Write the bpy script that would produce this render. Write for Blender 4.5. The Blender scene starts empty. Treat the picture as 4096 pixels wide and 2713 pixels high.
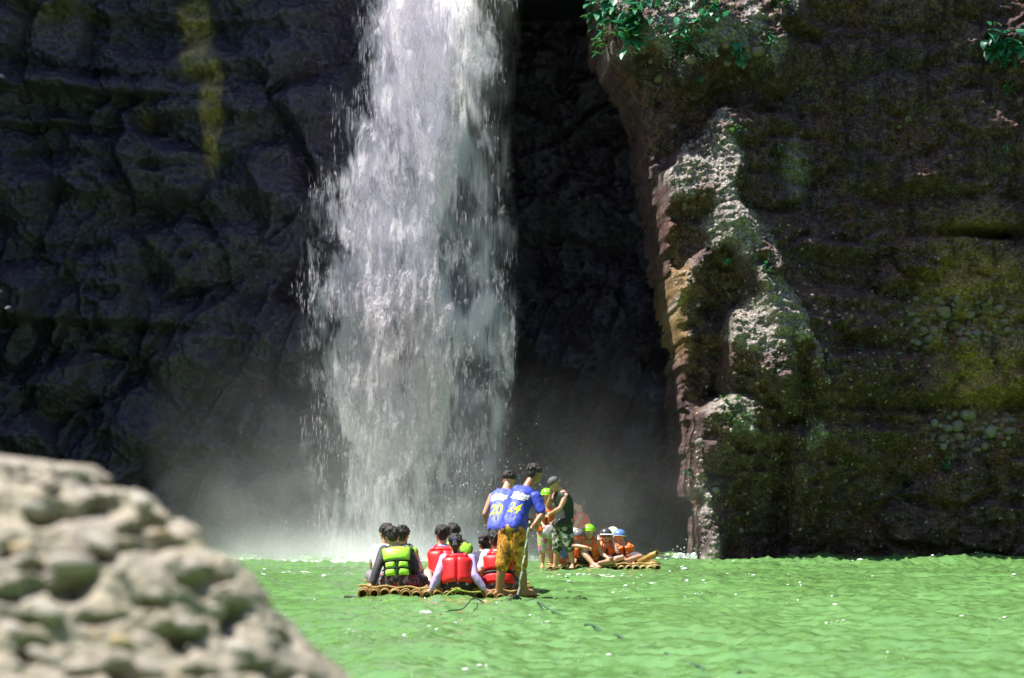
import bpy, bmesh, math, random
import numpy as np
from mathutils import Vector, Matrix
from mathutils.bvhtree import BVHTree

random.seed(7)
RNG = np.random.default_rng(11)
SC = bpy.context.scene
COL = SC.collection

# ------------------------------------------------------------------ camera
CAM_H, FPX, CX, HY = 1.2, 8000.0, 2048.0, 2006.0      # eye height, focal length in photo pixels, horizon row
cam_data = bpy.data.cameras.new('camera')
cam = bpy.data.objects.new('camera', cam_data)
COL.objects.link(cam)
cam.location = (0, 0, CAM_H)
cam.rotation_euler = (math.radians(90), 0, 0)
cam_data.sensor_width = 36.0
cam_data.lens = FPX / 4096 * 36.0
cam_data.shift_y = (HY - 1356.5) / 4096
cam_data.clip_start, cam_data.clip_end = 0.05, 500
cam_data.dof.use_dof = True
cam_data.dof.focus_distance = 30.0
cam_data.dof.aperture_fstop = 2.0
SC.camera = cam

# ------------------------------------------------------------------ sky, sun, exposure
SUN = Vector((-0.44, -0.05, 0.90)).normalized()         # towards the sun: high, from the left
world = bpy.data.worlds.new('World')
SC.world = world
world.use_nodes = True
wn = world.node_tree
wn.nodes.clear()
w_out = wn.nodes.new('ShaderNodeOutputWorld')
w_bg = wn.nodes.new('ShaderNodeBackground')
w_sky = wn.nodes.new('ShaderNodeTexSky')
w_sky.sky_type = 'NISHITA'
w_sky.sun_disc = False
w_sky.sun_elevation = math.asin(SUN.z)
w_sky.sun_rotation = math.atan2(SUN.x, SUN.y)
w_bg.inputs['Strength'].default_value = 0.10
wn.links.new(w_sky.outputs[0], w_bg.inputs[0])
wn.links.new(w_bg.outputs[0], w_out.inputs[0])
sun_data = bpy.data.lights.new('sun', 'SUN')
sun_data.energy = 4.6
sun_data.angle = math.radians(0.53)
sun_data.color = (1.0, 0.955, 0.88)
sun = bpy.data.objects.new('sun', sun_data)
COL.objects.link(sun)
sun.location = (-20, 0, 45)
sun.rotation_euler = (-SUN).to_track_quat('-Z', 'Y').to_euler()
SC.view_settings.view_transform = 'Standard'
SC.view_settings.look = 'None'
SC.view_settings.gamma = 1.0
SC.view_settings.use_curve_mapping = False
SC.view_settings.exposure = 1.22
SC.render.engine = 'CYCLES'
SC.cycles.use_denoising = True
SC.cycles.use_adaptive_sampling = True
SC.cycles.adaptive_threshold = 0.02
SC.cycles.max_bounces = 7
SC.cycles.transparent_max_bounces = 24
SC.cycles.volume_bounces = 4
SC.cycles.volume_step_rate = 1.0
SC.cycles.volume_max_steps = 40
SC.cycles.sample_clamp_indirect = 4.0
SC.cycles.caustics_reflective = False
SC.cycles.caustics_refractive = False


def P(px, py, Y):
    """the point at depth Y that stands at photo pixel (px, py)"""
    return Vector(((px - CX) / FPX * Y, Y, CAM_H - (py - HY) / FPX * Y))


# ------------------------------------------------------------------ numpy noise
_perm = RNG.permutation(256).astype(np.int32)
_perm = np.concatenate([_perm, _perm, _perm])
_grad = RNG.normal(size=(256, 3)).astype(np.float32)
_grad /= np.linalg.norm(_grad, axis=1)[:, None]
_jit = RNG.random((256, 3)).astype(np.float32)


def perlin(p):
    p = np.asarray(p, np.float32)
    i = np.floor(p).astype(np.int32)
    f = p - i
    i &= 255
    u = f * f * f * (f * (f * 6 - 15) + 10)
    r = 0
    for dx in (0, 1):
        wx = u[:, 0] if dx else 1 - u[:, 0]
        hx = _perm[i[:, 0] + dx]
        for dy in (0, 1):
            wy = u[:, 1] if dy else 1 - u[:, 1]
            hy = _perm[hx + i[:, 1] + dy]
            for dz in (0, 1):
                wz = u[:, 2] if dz else 1 - u[:, 2]
                g = _grad[_perm[hy + i[:, 2] + dz]]
                d = g[:, 0] * (f[:, 0] - dx) + g[:, 1] * (f[:, 1] - dy) + g[:, 2] * (f[:, 2] - dz)
                r = r + wx * wy * wz * d
    return r


def fbm(p, octs=4, gain=0.5, ridged=False):
    p = np.array(p, np.float32)
    a, r, n = 1.0, 0, 0
    for o in range(octs):
        v = perlin(p + 17.3 * o)
        if ridged:
            v = 0.5 - 2 * np.abs(v)
        r = r + a * v
        n += a
        a *= gain
        p = p * 2.03
    return r / n * 2


def worley(p):
    """distance to the nearest cell point, and that cell's random number"""
    p = np.asarray(p, np.float32)
    i = np.floor(p).astype(np.int32)
    best = np.full(len(p), 9.0, np.float32)
    second = np.full(len(p), 9.0, np.float32)
    cid = np.zeros(len(p), np.float32)
    for dx in (-1, 0, 1):
        for dy in (-1, 0, 1):
            for dz in (-1, 0, 1):
                c = i + np.array((dx, dy, dz), np.int32)
                h = _perm[_perm[_perm[c[:, 0] & 255] + (c[:, 1] & 255)] + (c[:, 2] & 255)]
                d = np.linalg.norm(c + _jit[h] - p, axis=1)
                m = d < best
                second = np.where(m, best, np.minimum(second, d))
                cid = np.where(m, _jit[h, 0], cid)
                best = np.where(m, d, best)
    return best, second, cid


def smooth(a, b, x):
    t = np.clip((x - a) / (b - a), 0, 1)
    return t * t * (3 - 2 * t)


def in_poly(px, py, poly):
    inside = np.zeros(px.shape, bool)
    n = len(poly)
    for k in range(n):
        x0, y0 = poly[k]
        x1, y1 = poly[(k + 1) % n]
        if y0 == y1:
            continue
        c = ((y0 > py) != (y1 > py)) & (px < (x1 - x0) * (py - y0) / (y1 - y0) + x0)
        inside ^= c
    return inside


def blur2(a, n):
    for ax in (0, 1):
        for _ in range(2):
            pad = [(0, 0), (0, 0)]
            pad[ax] = (n + 1, n)
            c = np.cumsum(np.pad(a, pad, mode='edge'), axis=ax)
            a = (np.take(c, range(2 * n + 1, c.shape[ax]), ax) - np.take(c, range(0, c.shape[ax] - 2 * n - 1), ax)) / (2 * n + 1)
    return a


# ------------------------------------------------------------------ object helpers
def tag(o, label=None, cat=None, group=None, kind=None):
    if label:
        o['label'] = label
    if cat:
        o['category'] = cat
    if group:
        o['group'] = group
    if kind:
        o['kind'] = kind
    return o


def empty(name, loc=(0, 0, 0), parent=None):
    o = bpy.data.objects.new(name, None)
    o.empty_display_size = 0.1
    COL.objects.link(o)
    o.location = loc
    o.parent = parent
    return o


def link(name, me, mat=None, parent=None, loc=None, smooth_shade=True):
    o = bpy.data.objects.new(name, me)
    COL.objects.link(o)
    if mat is not None and len(me.materials) == 0:
        me.materials.append(mat)
    if smooth_shade and len(me.polygons):
        me.polygons.foreach_set('use_smooth', np.ones(len(me.polygons), bool))
    o.parent = parent
    if loc is not None:
        o.location = loc
    return o


def mesh_np(name, verts, quads=None, tris=None):
    me = bpy.data.meshes.new(name)
    v = np.asarray(verts, np.float32)
    me.vertices.add(len(v))
    me.vertices.foreach_set('co', v.ravel())
    loops, starts, tot = [], [], 0
    if quads is not None and len(quads):
        q = np.asarray(quads, np.int32)
        loops.append(q.ravel())
        starts.append(np.arange(len(q)) * 4)
        tot += len(q) * 4
    if tris is not None and len(tris):
        t = np.asarray(tris, np.int32)
        loops.append(t.ravel())
        starts.append(tot + np.arange(len(t)) * 3)
    loops = np.concatenate(loops)
    starts = np.concatenate(starts).astype(np.int32)
    me.loops.add(len(loops))
    me.loops.foreach_set('vertex_index', loops.astype(np.int32))
    me.polygons.add(len(starts))
    me.polygons.foreach_set('loop_start', starts)
    me.update(calc_edges=True)
    return me


def grid_faces(nr, nc, keep=None):
    a = np.arange(nr * nc).reshape(nr, nc)
    q = np.stack([a[:-1, :-1], a[:-1, 1:], a[1:, 1:], a[1:, :-1]], -1).reshape(-1, 4)
    if keep is not None:
        q = q[keep.ravel()[q].all(1)]
    return q


def attr(me, name, vals):
    a = me.attributes.new(name, 'FLOAT', 'POINT')
    a.data.foreach_set('value', np.asarray(vals, np.float32).ravel())


def from_bm(bm, name):
    me = bpy.data.meshes.new(name)
    bm.normal_update()
    bm.to_mesh(me)
    bm.free()
    return me


# ------------------------------------------------------------------ material helpers
class NT:
    """a thin layer over a node tree: n('Type', {input: value or socket}, attr=value) -> node"""
    def __init__(self, name, surface=True):
        self.m = bpy.data.materials.new(name)
        self.m.use_nodes = True
        self.t = self.m.node_tree
        self.t.nodes.clear()
        self.out = self.t.nodes.new('ShaderNodeOutputMaterial')

    def n(self, typ, ins=None, **kw):
        nd = self.t.nodes.new('ShaderNode' + typ)
        for k, v in kw.items():
            setattr(nd, k, v)
        for k, v in (ins or {}).items():
            s = nd.inputs[k]
            if isinstance(v, bpy.types.NodeSocket):
                self.t.links.new(v, s)
            else:
                s.default_value = v
        return nd

    def noise(self, scale, detail=4, rough=0.55, vec=None, **kw):
        ins = {'Scale': scale, 'Detail': detail, 'Roughness': rough}
        ins['Vector'] = vec if vec is not None else self.coord()
        return self.n('TexNoise', ins, **kw).outputs[0]

    def coord(self):
        if not hasattr(self, '_tc'):
            self._tc = self.n('TexCoord').outputs['Object']
        return self._tc

    def scaled(self, s, loc=(0, 0, 0)):
        return self.n('Mapping', {'Vector': self.coord(), 'Scale': s, 'Location': loc}).outputs[0]

    def ramp(self, fac, stops, interp='LINEAR'):
        r = self.n('ValToRGB', {'Fac': fac})
        e = r.color_ramp
        e.interpolation = interp
        while len(e.elements) < len(stops):
            e.elements.new(0.5)
        for el, (p, c) in zip(e.elements, stops):
            el.position = p
            el.color = (c, c, c, 1) if isinstance(c, (int, float)) else (*c, 1)
        return r.outputs[0]

    def mix(self, fac, a, b, blend='MIX'):
        nd = self.n('Mix', data_type='RGBA', blend_type=blend)
        for s, v in ((nd.inputs[0], fac), (nd.inputs[6], a), (nd.inputs[7], b)):
            if isinstance(v, bpy.types.NodeSocket):
                self.t.links.new(v, s)
            elif isinstance(v, (int, float)):
                s.default_value = v
            else:
                s.default_value = (*v, 1)
        return nd.outputs[2]

    def math(self, op, a, b=0.0, c=0.0, clamp=False):
        nd = self.n('Math', operation=op, use_clamp=clamp)
        for s, v in zip(nd.inputs, (a, b, c)):
            if isinstance(v, bpy.types.NodeSocket):
                self.t.links.new(v, s)
            else:
                s.default_value = v
        return nd.outputs[0]

    def attr(self, name):
        return self.n('Attribute', attribute_name=name).outputs['Fac']

    def bump(self, h, strength=0.5, dist=0.02, normal=None):
        ins = {'Height': h, 'Strength': strength, 'Distance': dist}
        if normal is not None:
            ins['Normal'] = normal
        return self.n('Bump', ins).outputs[0]

    def bsdf(self, color, rough=0.6, **ins):
        d = {'Base Color': color if isinstance(color, bpy.types.NodeSocket) else (*color, 1), 'Roughness': rough}
        d.update({k.replace('_', ' '): v for k, v in ins.items()})
        b = self.n('BsdfPrincipled', d)
        self.t.links.new(b.outputs[0], self.out.inputs['Surface'])
        return b

    def surf(self, s):
        self.t.links.new(s, self.out.inputs['Surface'])


_mats = {}


def cloth_mat(name, color, rough=0.75, vary=0.25, scale=14.0, bump=0.35):
    """woven cloth: slight uneven tone and small creases"""
    if name in _mats:
        return _mats[name]
    t = NT(name)
    f = t.noise(scale, 4)
    c = t.mix(t.ramp(f, [(0.3, 0.0), (0.7, 1.0)]), tuple(v * (1 - vary) for v in color), tuple(min(1, v * (1 + vary)) for v in color))
    h = t.noise(scale * 2.2, 3, vec=t.scaled((1, 1, 0.5)))
    t.bsdf(c, rough, Normal=t.bump(h, bump, 0.02))
    _mats[name] = t.m
    return t.m


def plain_mat(name, color, rough=0.5, **ins):
    if name in _mats:
        return _mats[name]
    t = NT(name)
    f = t.noise(30, 3)
    c = t.mix(t.ramp(f, [(0.35, 0.0), (0.65, 1.0)]), tuple(v * 0.85 for v in color), tuple(min(1, v * 1.12) for v in color))
    t.bsdf(c, rough, **ins)
    _mats[name] = t.m
    return t.m


# ------------------------------------------------------------------ the cliffs
YR = 39.5                                   # depth at which the cliff plans are laid out
PPM = FPX / YR                              # photo pixels per metre there


def rock_material(name, dark, mid, light, rough, spec, wet):
    t = NT(name)
    n1 = t.noise(0.55, 6, 0.6)
    n2 = t.noise(6.0, 5, 0.65)
    n3 = t.noise(34.0, 3, 0.6)
    streak = t.noise(2.2, 5, 0.6, vec=t.scaled((1.6, 1.6, 0.22)))
    c = t.mix(t.ramp(n1, [(0.32, 0.0), (0.66, 1.0)]), dark, mid)
    c = t.mix(t.ramp(n2, [(0.45, 0.0), (0.72, 0.75)]), c, light)
    hue = t.noise(1.3, 5, 0.7, vec=t.scaled((1, 1, 0.6), (5, 2, 9)))
    c = t.mix(t.ramp(hue, [(0.40, 0.55), (0.50, 0.0)]), c, tuple(a * b for a, b in zip(mid, (0.75, 0.8, 1.5))))
    c = t.mix(t.ramp(hue, [(0.52, 0.0), (0.64, 0.6)]), c, tuple(a * b for a, b in zip(mid, (1.5, 0.95, 0.55))))
    c = t.mix(t.ramp(n3, [(0.50, 0.0), (0.72, 0.7)]), c, light)
    c = t.mix(t.ramp(streak, [(0.5, 0.0), (0.68, 0.7)]), c, tuple(v * 0.45 for v in dark))
    # masked tints: stains, moss, pale stone, and sunlight painted into ochre and pale
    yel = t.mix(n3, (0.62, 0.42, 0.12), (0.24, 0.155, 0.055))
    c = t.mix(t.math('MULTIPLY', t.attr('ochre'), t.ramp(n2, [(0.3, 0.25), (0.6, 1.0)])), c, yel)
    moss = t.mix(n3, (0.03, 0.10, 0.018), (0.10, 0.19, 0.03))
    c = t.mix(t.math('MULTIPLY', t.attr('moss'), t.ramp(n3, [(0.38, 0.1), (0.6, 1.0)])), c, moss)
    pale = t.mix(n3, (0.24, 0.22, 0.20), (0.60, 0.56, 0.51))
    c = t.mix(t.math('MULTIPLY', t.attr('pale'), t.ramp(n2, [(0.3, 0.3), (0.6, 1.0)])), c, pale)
    cell = t.n('TexVoronoi', {'Vector': t.scaled((1, 0.6, 1.15)), 'Scale': 11.0, 'Randomness': 1.0}, feature='DISTANCE_TO_EDGE').outputs['Distance']
    crack = t.ramp(t.math('ADD', cell, t.math('MULTIPLY', n3, 0.12)), [(0.06, 1.0), (0.14, 0.0)])
    c = t.mix(t.math('MULTIPLY', crack, 0.0 if wet else 0.55), c, tuple(v * 0.35 for v in dark))
    h = t.math('ADD', t.math('MULTIPLY', n2, 1.0), t.math('MULTIPLY', n3, 0.35))
    if not wet:
        h = t.math('SUBTRACT', h, t.math('MULTIPLY', crack, 0.45))
    nrm = t.bump(h, 0.9 if wet else 0.8, 0.07)
    r = t.ramp(n2, [(0.3, rough * 0.7), (0.7, min(1, rough * 1.25))])
    ex = {'Specular IOR Level': spec}
    if wet:
        ex.update({'Coat Weight': 0.7, 'Coat Roughness': 0.14, 'Coat IOR': 1.6, 'Coat Normal': t.bump(h, 1.0, 0.16)})
    t.bsdf(c, r, Normal=nrm, **ex)
    return t.m


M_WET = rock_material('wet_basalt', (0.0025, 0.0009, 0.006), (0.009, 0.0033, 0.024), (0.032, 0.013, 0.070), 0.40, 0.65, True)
M_DRY = rock_material('conglomerate_rock', (0.028, 0.014, 0.016), (0.100, 0.056, 0.050), (0.30, 0.205, 0.180), 0.85, 0.25, False)


def soft(px, py, cx, cy, rx, ry, p=1.0):
    return np.exp(-(((px - cx) / rx) ** 2 + ((py - cy) / ry) ** 2) ** p)


def pts_for(px, py):
    return (px - CX) / PPM, CAM_H - (py - HY) / PPM


def build_left():
    step = 6.0
    cols = np.arange(-420, 3150, step)
    rows = np.arange(-540, 2330, step)
    px, py = np.meshgrid(cols, rows)
    x, z = pts_for(px, py)
    fl = np.stack([x.ravel(), np.zeros(x.size), z.ravel()], 1)
    R = lambda a: a.reshape(px.shape)
    warp = R(fbm(fl * 0.35 + 3, 3))
    y = 40.6 - 0.035 * z + 0 * px
    y += 0.9 * smooth(1150, 1500, px) - 0.5 * smooth(900, 0, px)
    y += 8.0 * smooth(1700, 2010, px + 60 * warp + 70 * R(fbm(fl * np.array((0.2, 1, 0.9)) + 15, 4)))
    # big blocks and rounded bosses
    d1, d2, cid = worley(np.stack([x.ravel() * 0.62 + 0.5 * warp.ravel(), np.zeros(x.size) + 0.5, z.ravel() * 0.55], 1))
    block = R(np.clip(d2 - d1, 0, 0.7))
    y -= 0.55 * smooth(0.0, 0.45, block) * (0.4 + R(cid))
    y += 0.35 * (R(cid) - 0.5)
    y -= 0.55 * R(fbm(fl * np.array((0.5, 1, 0.8)) + 9, 3))
    # bedding: long ledges, strongest at the upper left
    bed = z * 0.9 + 0.35 * warp + 0.05 * x
    up = smooth(1100, 200, py) * smooth(1500, 700, px)
    saw = bed * 1.15 - np.floor(bed * 1.15)
    y += (0.28 * up + 0.07) * (smooth(0.0, 0.75, saw) * 1.0 - smooth(0.75, 1.0, saw))
    for cy, h, amp, x1 in ((330, 55, 0.5, 780), (470, 40, 0.42, 520), (1250, 60, 0.35, 900)):
        yc = cy + 30 * warp + 0.02 * px
        prof = smooth(yc - h * 2.2, yc, py) * (1 - smooth(yc, yc + h * 0.5, py))
        y -= amp * prof * smooth(x1 + 120, x1 - 300, px)
    # diagonal gullies low down
    dg = np.abs(R(fbm(np.stack([(x * 0.9 - z * 0.45).ravel(), np.zeros(x.size) + 4, z.ravel() * 0.22], 1), 3)))
    y += 0.30 * (1 - smooth(0.0, 0.22, dg)) * smooth(700, 1300, py)
    y -= 0.16 * R(fbm(fl * np.array((1.6, 1, 2.0)) + 5, 4, ridged=True))
    y -= 0.085 * R(fbm(fl * np.array((5, 1, 6)) + 2, 4, ridged=True))
    y -= 0.03 * R(fbm(fl * np.array((18, 1, 20)) + 8, 2))
    n2 = R(fbm(fl * np.array((1.8, 1, 0.9)) + 31, 4))
    ochre = 0.95 * soft(px + 14 * n2, py, 760, 90, 66, 200, 3) + 0.8 * soft(px + 25 * n2, py, 835, 430, 45, 240, 2.5)
    ochre += 0.3 * soft(px, py, 200, 60, 130, 90) + 0.35 * soft(px, py, 570, 460, 26, 40)
    pale = 0.12 * soft(px, py, 780, 60, 60, 150, 2) + 0.10 * soft(px, py, 720, 1000, 120, 130) * (n2 > -0.1)
    moss = 0.10 * smooth(0.1, 0.6, n2) * smooth(1000, 300, py) * smooth(1300, 900, px)
    # above the frame the wall goes on up to its rim
    X = np.vstack([x[:1]] * 4 + [x])
    Z = np.vstack([z[:1] * 0 + v for v in (17.9, 16.9, 15.9, 14.8)] + [z])
    Y = np.vstack([y[:1] + 2.5, y[:1] + 0.5, y[:1] - 0.1, y[:1] + 0.0] + [y])
    Y[:4] -= np.array((1.4, 1.5, 1.2, 0.7))[:, None] * smooth(1250, 900, px[:1])  # unseen rim pushed forward to keep the sun off the ledges
    Y[:4] += 0.3 * fbm(np.stack([X[:4].ravel() * 0.5, Z[:4].ravel() * 0.5, X[:4].ravel() * 0], 1), 3).reshape(4, -1)
    ext = lambda a: np.vstack([a[:1]] * 4 + [a])
    me = mesh_np('cliff_left', np.stack([X, Y, Z], -1).reshape(-1, 3), grid_faces(*X.shape)[:, ::-1])
    attr(me, 'ochre', np.clip(ext(ochre), 0, 1))
    attr(me, 'moss', np.clip(ext(moss), 0, 1))
    attr(me, 'pale', np.clip(ext(pale), 0, 1))
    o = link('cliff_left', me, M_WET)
    tag(o, 'dark wet basalt cliff behind the waterfall, running back into a black cave', None, None, 'structure')
    return o


EDGE_PY = np.array([-400, 0, 150, 235, 300, 380, 500, 700, 900, 1100, 1300, 1500, 1650, 1900, 1985, 2020, 2260, 2400])
EDGE_PX = np.array([2355, 2388, 2405, 2430, 2490, 2545, 2580, 2605, 2632, 2680, 2694, 2728, 2748, 2736, 2728, 2764, 2776, 2780])

LIT = [  # outlines of the bosses that stand out of the right-hand cliff into the sun
    [(2380, -90), (3230, -90), (3200, 60), (3120, 110), (3110, 260), (3060, 290), (2960, 250), (2900, 190), (2850, 190), (2860, 240), (2780, 330), (2640, 345), (2640, 230), (2560, 215), (2520, 260), (2430, 260)],
    [(2862, 440), (2900, 560), (2975, 640), (2950, 700), (2900, 760), (2930, 860), (2860, 850), (2770, 830), (2650, 840), (2645, 720), (2700, 640), (2750, 600), (2840, 520)],
    [(2830, 855), (2960, 870), (3060, 960), (3105, 1100), (3040, 1110), (3000, 1050), (2930, 1080), (2880, 1010), (2790, 1070), (2740, 1130), (2700, 1270), (2680, 1270), (2676, 1090), (2720, 1120), (2780, 1000), (2790, 910)],
    [(2955, 1080), (3040, 1160), (3180, 1235), (3215, 1330), (3150, 1330), (3310, 1460), (3290, 1485), (3190, 1400), (3130, 1380), (3090, 1540), (2990, 1520), (2960, 1440), (2890, 1390), (2890, 1310), (2930, 1200)],
    [(3180, 1450), (3240, 1460), (3255, 1570), (3210, 1570)],
    [(2790, 1630), (2860, 1590), (2990, 1600), (2985, 1740), (2870, 1740), (2770, 1700)],
    [(2748, 1690), (2800, 1850), (2790, 1960), (2735, 1990), (2725, 1960), (2745, 1820)],
    [(2800, 1930), (2840, 1960), (2850, 2130), (2865, 2260), (2760, 2260), (2775, 2120)],
    [(3130, 1730), (3190, 1710), (3210, 1790), (3160, 1800)], [(3215, 1680), (3260, 1690), (3240, 1820), (3220, 1820)],
]

LIT_OUT = [0.62, 1.34, 1.54, 1.72, 1.85, 1.62, 0.85, 1.05, 1.6, 1.6]


def right_field():
    step = 4.4
    cols = np.arange(2330, 4560, step)
    rows = np.arange(-70, 2330, step)
    px, py = np.meshgrid(cols, rows)
    x, z = pts_for(px, py)
    fl = np.stack([x.ravel(), np.zeros(x.size), z.ravel()], 1)
    R = lambda a: a.reshape(px.shape)
    warp = R(fbm(fl * 0.8 + 3, 4))
    fine = R(fbm(fl * np.array((3, 1, 3)) + 12, 4))
    xe = np.interp(py, EDGE_PY, EDGE_PX) + 22 * fine + 26 * warp
    d = (px - xe) / PPM
    y = 39.74 + 0 * z
    W = 0.5 + 0.3 * smooth(420, 150, py)
    y += 0.9 * W * (1 - np.sqrt(np.clip(1 - (1 - np.clip(d / W, 0, 1)) ** 2, 0, 1)))
    y += 0.11 * np.maximum(0, d - W)
    y += np.where(d < 0, -d * 14, 0)
    # the sunlit bosses: each swells outwards on the way down, then is undercut
    m = np.zeros(px.shape)
    base = np.zeros(px.shape)
    wx, wy = px + 42 * fine + 16 * warp, py + 46 * R(fbm(fl * np.array((3.1, 1, 3.1)) + 40, 4))
    for poly, out in zip(LIT, LIT_OUT):
        k = in_poly(wx, wy, poly).astype(float)
        m = np.maximum(m, k)
        base = np.maximum(base, k * out)
    m, base = blur2(m, 2), blur2(base, 1)
    dz = step / PPM
    prot = np.zeros(px.shape)
    for j in range(1, px.shape[0]):
        up = np.interp(cols - 0.489 * step, cols, prot[j - 1])     # follow the sun's slant down the face
        prot[j] = np.clip(up + (0.62 * m[j] - 1.3 * (1 - m[j])) * dz, 0, 0.62 if rows[j] < 400 else 0.9)
    for j in range(1, px.shape[0]):                                # ragged undersides and inner flanks, not clean steps
        base[j] = np.maximum(base[j], base[j - 1] - (0.55 + 0.5 * fine[j]) * dz)
    for i in range(1, px.shape[1]):
        base[:, i] = np.maximum(base[:, i], base[:, i - 1] - (0.75 + 0.6 * fine[:, i]) * dz)
    prot = prot + base
    prot = blur2(prot, 2)
    y -= prot
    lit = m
    # rough bedding, pockets, cobbles
    d1, d2, cid = worley(np.stack([x.ravel() * 0.8 + 0.6 * warp.ravel(), np.zeros(x.size) + 0.5, z.ravel() * 1.25], 1))
    y -= 0.26 * smooth(0.0, 0.4, R(np.clip(d2 - d1, 0, 0.7))) * (0.3 + R(cid)) * (1 - 0.6 * lit)
    y -= 0.26 * R(fbm(fl * np.array((0.6, 1, 1.1)) + 9, 4)) * (1 - 0.7 * lit)
    y -= 0.13 * R(fbm(fl * np.array((2.2, 1, 3.4)) + 5, 4, ridged=True))
    a1, a2, ac = worley(fl * np.array((6.5, 1, 7.5)) + np.array((0, 0.5, 0)))
    cob = R(np.clip(0.55 - a1, 0, 1)) * (R(ac) > 0.35)
    y -= (0.10 + 0.08 * lit) * cob
    b1, b2, bc = worley(fl * np.array((17, 1, 18)) + np.array((0, 0.5, 0)))
    y -= 0.05 * R(np.clip(0.6 - b1, 0, 1)) * (0.45 + 0.9 * lit)
    y -= 0.03 * R(fbm(fl * np.array((14, 1, 14)) + 2, 3))
    # a dark cleft under the ledge at the right, and the overhanging shelf
    for cy, h, amp, x0 in ((905, 22, 0.55, 3750), (760, 35, 0.3, 3350), (1610, 40, 0.35, 3300)):
        yc = cy + 24 * warp
        y += amp * np.exp(-((py - yc) / h) ** 2) * smooth(x0 - 150, x0 + 200, px)
    n2 = R(fbm(fl * np.array((1.3, 1, 1.0)) + 31, 5))
    ochre = 1.0 * soft(px, py, 3930, 1180, 230, 360, 2) * smooth(-0.45, 0.2, n2) + 0.7 * soft(px, py, 3980, 1560, 230, 150, 1.5)  # both far-right patches are soft light painted in as ochre
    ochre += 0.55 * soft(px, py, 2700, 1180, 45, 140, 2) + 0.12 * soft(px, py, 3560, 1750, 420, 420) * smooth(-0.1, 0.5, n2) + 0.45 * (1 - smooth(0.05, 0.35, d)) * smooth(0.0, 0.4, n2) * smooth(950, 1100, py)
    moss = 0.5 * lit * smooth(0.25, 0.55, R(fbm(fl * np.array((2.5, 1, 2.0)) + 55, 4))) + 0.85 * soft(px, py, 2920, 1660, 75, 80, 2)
    moss += 0.08 * smooth(0.3, 0.6, R(fbm(fl * np.array((1.4, 1, 0.5)) + 77, 4))) * (1 - lit)
    pale = 0.75 * soft(px, py, 3185, 680, 62, 120, 2) + 0.55 * cob * (1.2 * soft(px, py, 3900, 1290, 260, 120) + soft(px, py, 3900, 1730, 200, 90)) * 3
    pale += 0.85 * lit * smooth(-0.25, 0.2, n2) + 0.15 * cob  # brightness of the sun patches painted in as paler rock
    return x, y, z, d, np.clip(ochre, 0, 1), np.clip(moss, 0, 1), np.clip(pale, 0, 1), lit, px, py


def build_right():
    x, y, z, d, ochre, moss, pale, lit, px, py = right_field()
    keep = d > -0.16
    ext = lambda a: np.vstack([a[:1]] * 3 + [a])
    X, Z = ext(x), np.vstack([z[:1] * 0 + v for v in (16.5, 14.0, 12.4)] + [z])
    Y = np.vstack([y[:1] + 3.0, y[:1] + 1.2, y[:1] + 0.3, y])
    me = mesh_np('cliff_right', np.stack([X, Y, Z], -1).reshape(-1, 3), grid_faces(*X.shape, keep=ext(keep))[:, ::-1])
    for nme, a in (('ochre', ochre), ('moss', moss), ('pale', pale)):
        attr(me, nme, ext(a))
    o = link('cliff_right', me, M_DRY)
    tag(o, 'brown mossy conglomerate cliff with a sunlit prow beside the cave', None, None, 'structure')
    return o, (x, y, z, d, lit, px, py)


build_left()
CLIFF_R, RF = build_right()


def gorge_walls():
    """the rest of the gorge, round the pool and behind the camera"""
    t = NT('gorge_rock')
    n1 = t.noise(0.3, 6, 0.6)
    c = t.mix(t.ramp(n1, [(0.4, 0.0), (0.6, 1.0)]), (0.05, 0.05, 0.04), (0.05, 0.09, 0.03))
    t.bsdf(c, 0.9, Normal=t.bump(t.noise(2.0, 5), 0.8, 0.3))
    path = [(-11.8, 41.0), (-15, 38), (-18, 30), (-20, 18), (-21, 5), (-20, -8), (-14, -18), (0, -22), (13, -19), (19, -8), (20, 6), (19, 20), (16, 32), (13.5, 38), (11.9, 40.4)]
    pts = []
    for a, b in zip(path[:-1], path[1:]):
        for k in range(16):
            pts.append((a[0] + (b[0] - a[0]) * k / 16, a[1] + (b[1] - a[1]) * k / 16))
    pts.append(path[-1])
    p2 = np.array(pts)
    hs = np.linspace(-1.5, 21, 46)
    X = np.repeat(p2[None, :, 0], len(hs), 0)
    Yy = np.repeat(p2[None, :, 1], len(hs), 0)
    Z = np.repeat(hs[:, None], len(p2), 1)
    q = np.stack([X.ravel(), Yy.ravel(), Z.ravel()], 1)
    dsp = 1.0 * fbm(q * 0.16, 5).reshape(X.shape) + 0.4 * fbm(q * 0.6, 3).reshape(X.shape)
    c0 = np.array((0.0, 10.0))
    vx, vy = X - c0[0], Yy - c0[1]
    ln = np.hypot(vx, vy)
    edge = np.minimum(1, np.minimum(np.arange(len(p2)), np.arange(len(p2))[::-1]) / 12.0)[None]
    slope = 0.16 * np.maximum(Z, 0)
    X = X + vx / ln * (dsp + slope) * edge
    Yy = Yy + vy / ln * (dsp + slope) * edge
    me = mesh_np('gorge_wall', np.stack([X, Yy, Z], -1).reshape(-1, 3), grid_faces(*X.shape))
    tag(link('gorge_wall', me, t.m), 'rocky gorge sides that close the pool in', None, None, 'structure')


gorge_walls()


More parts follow.
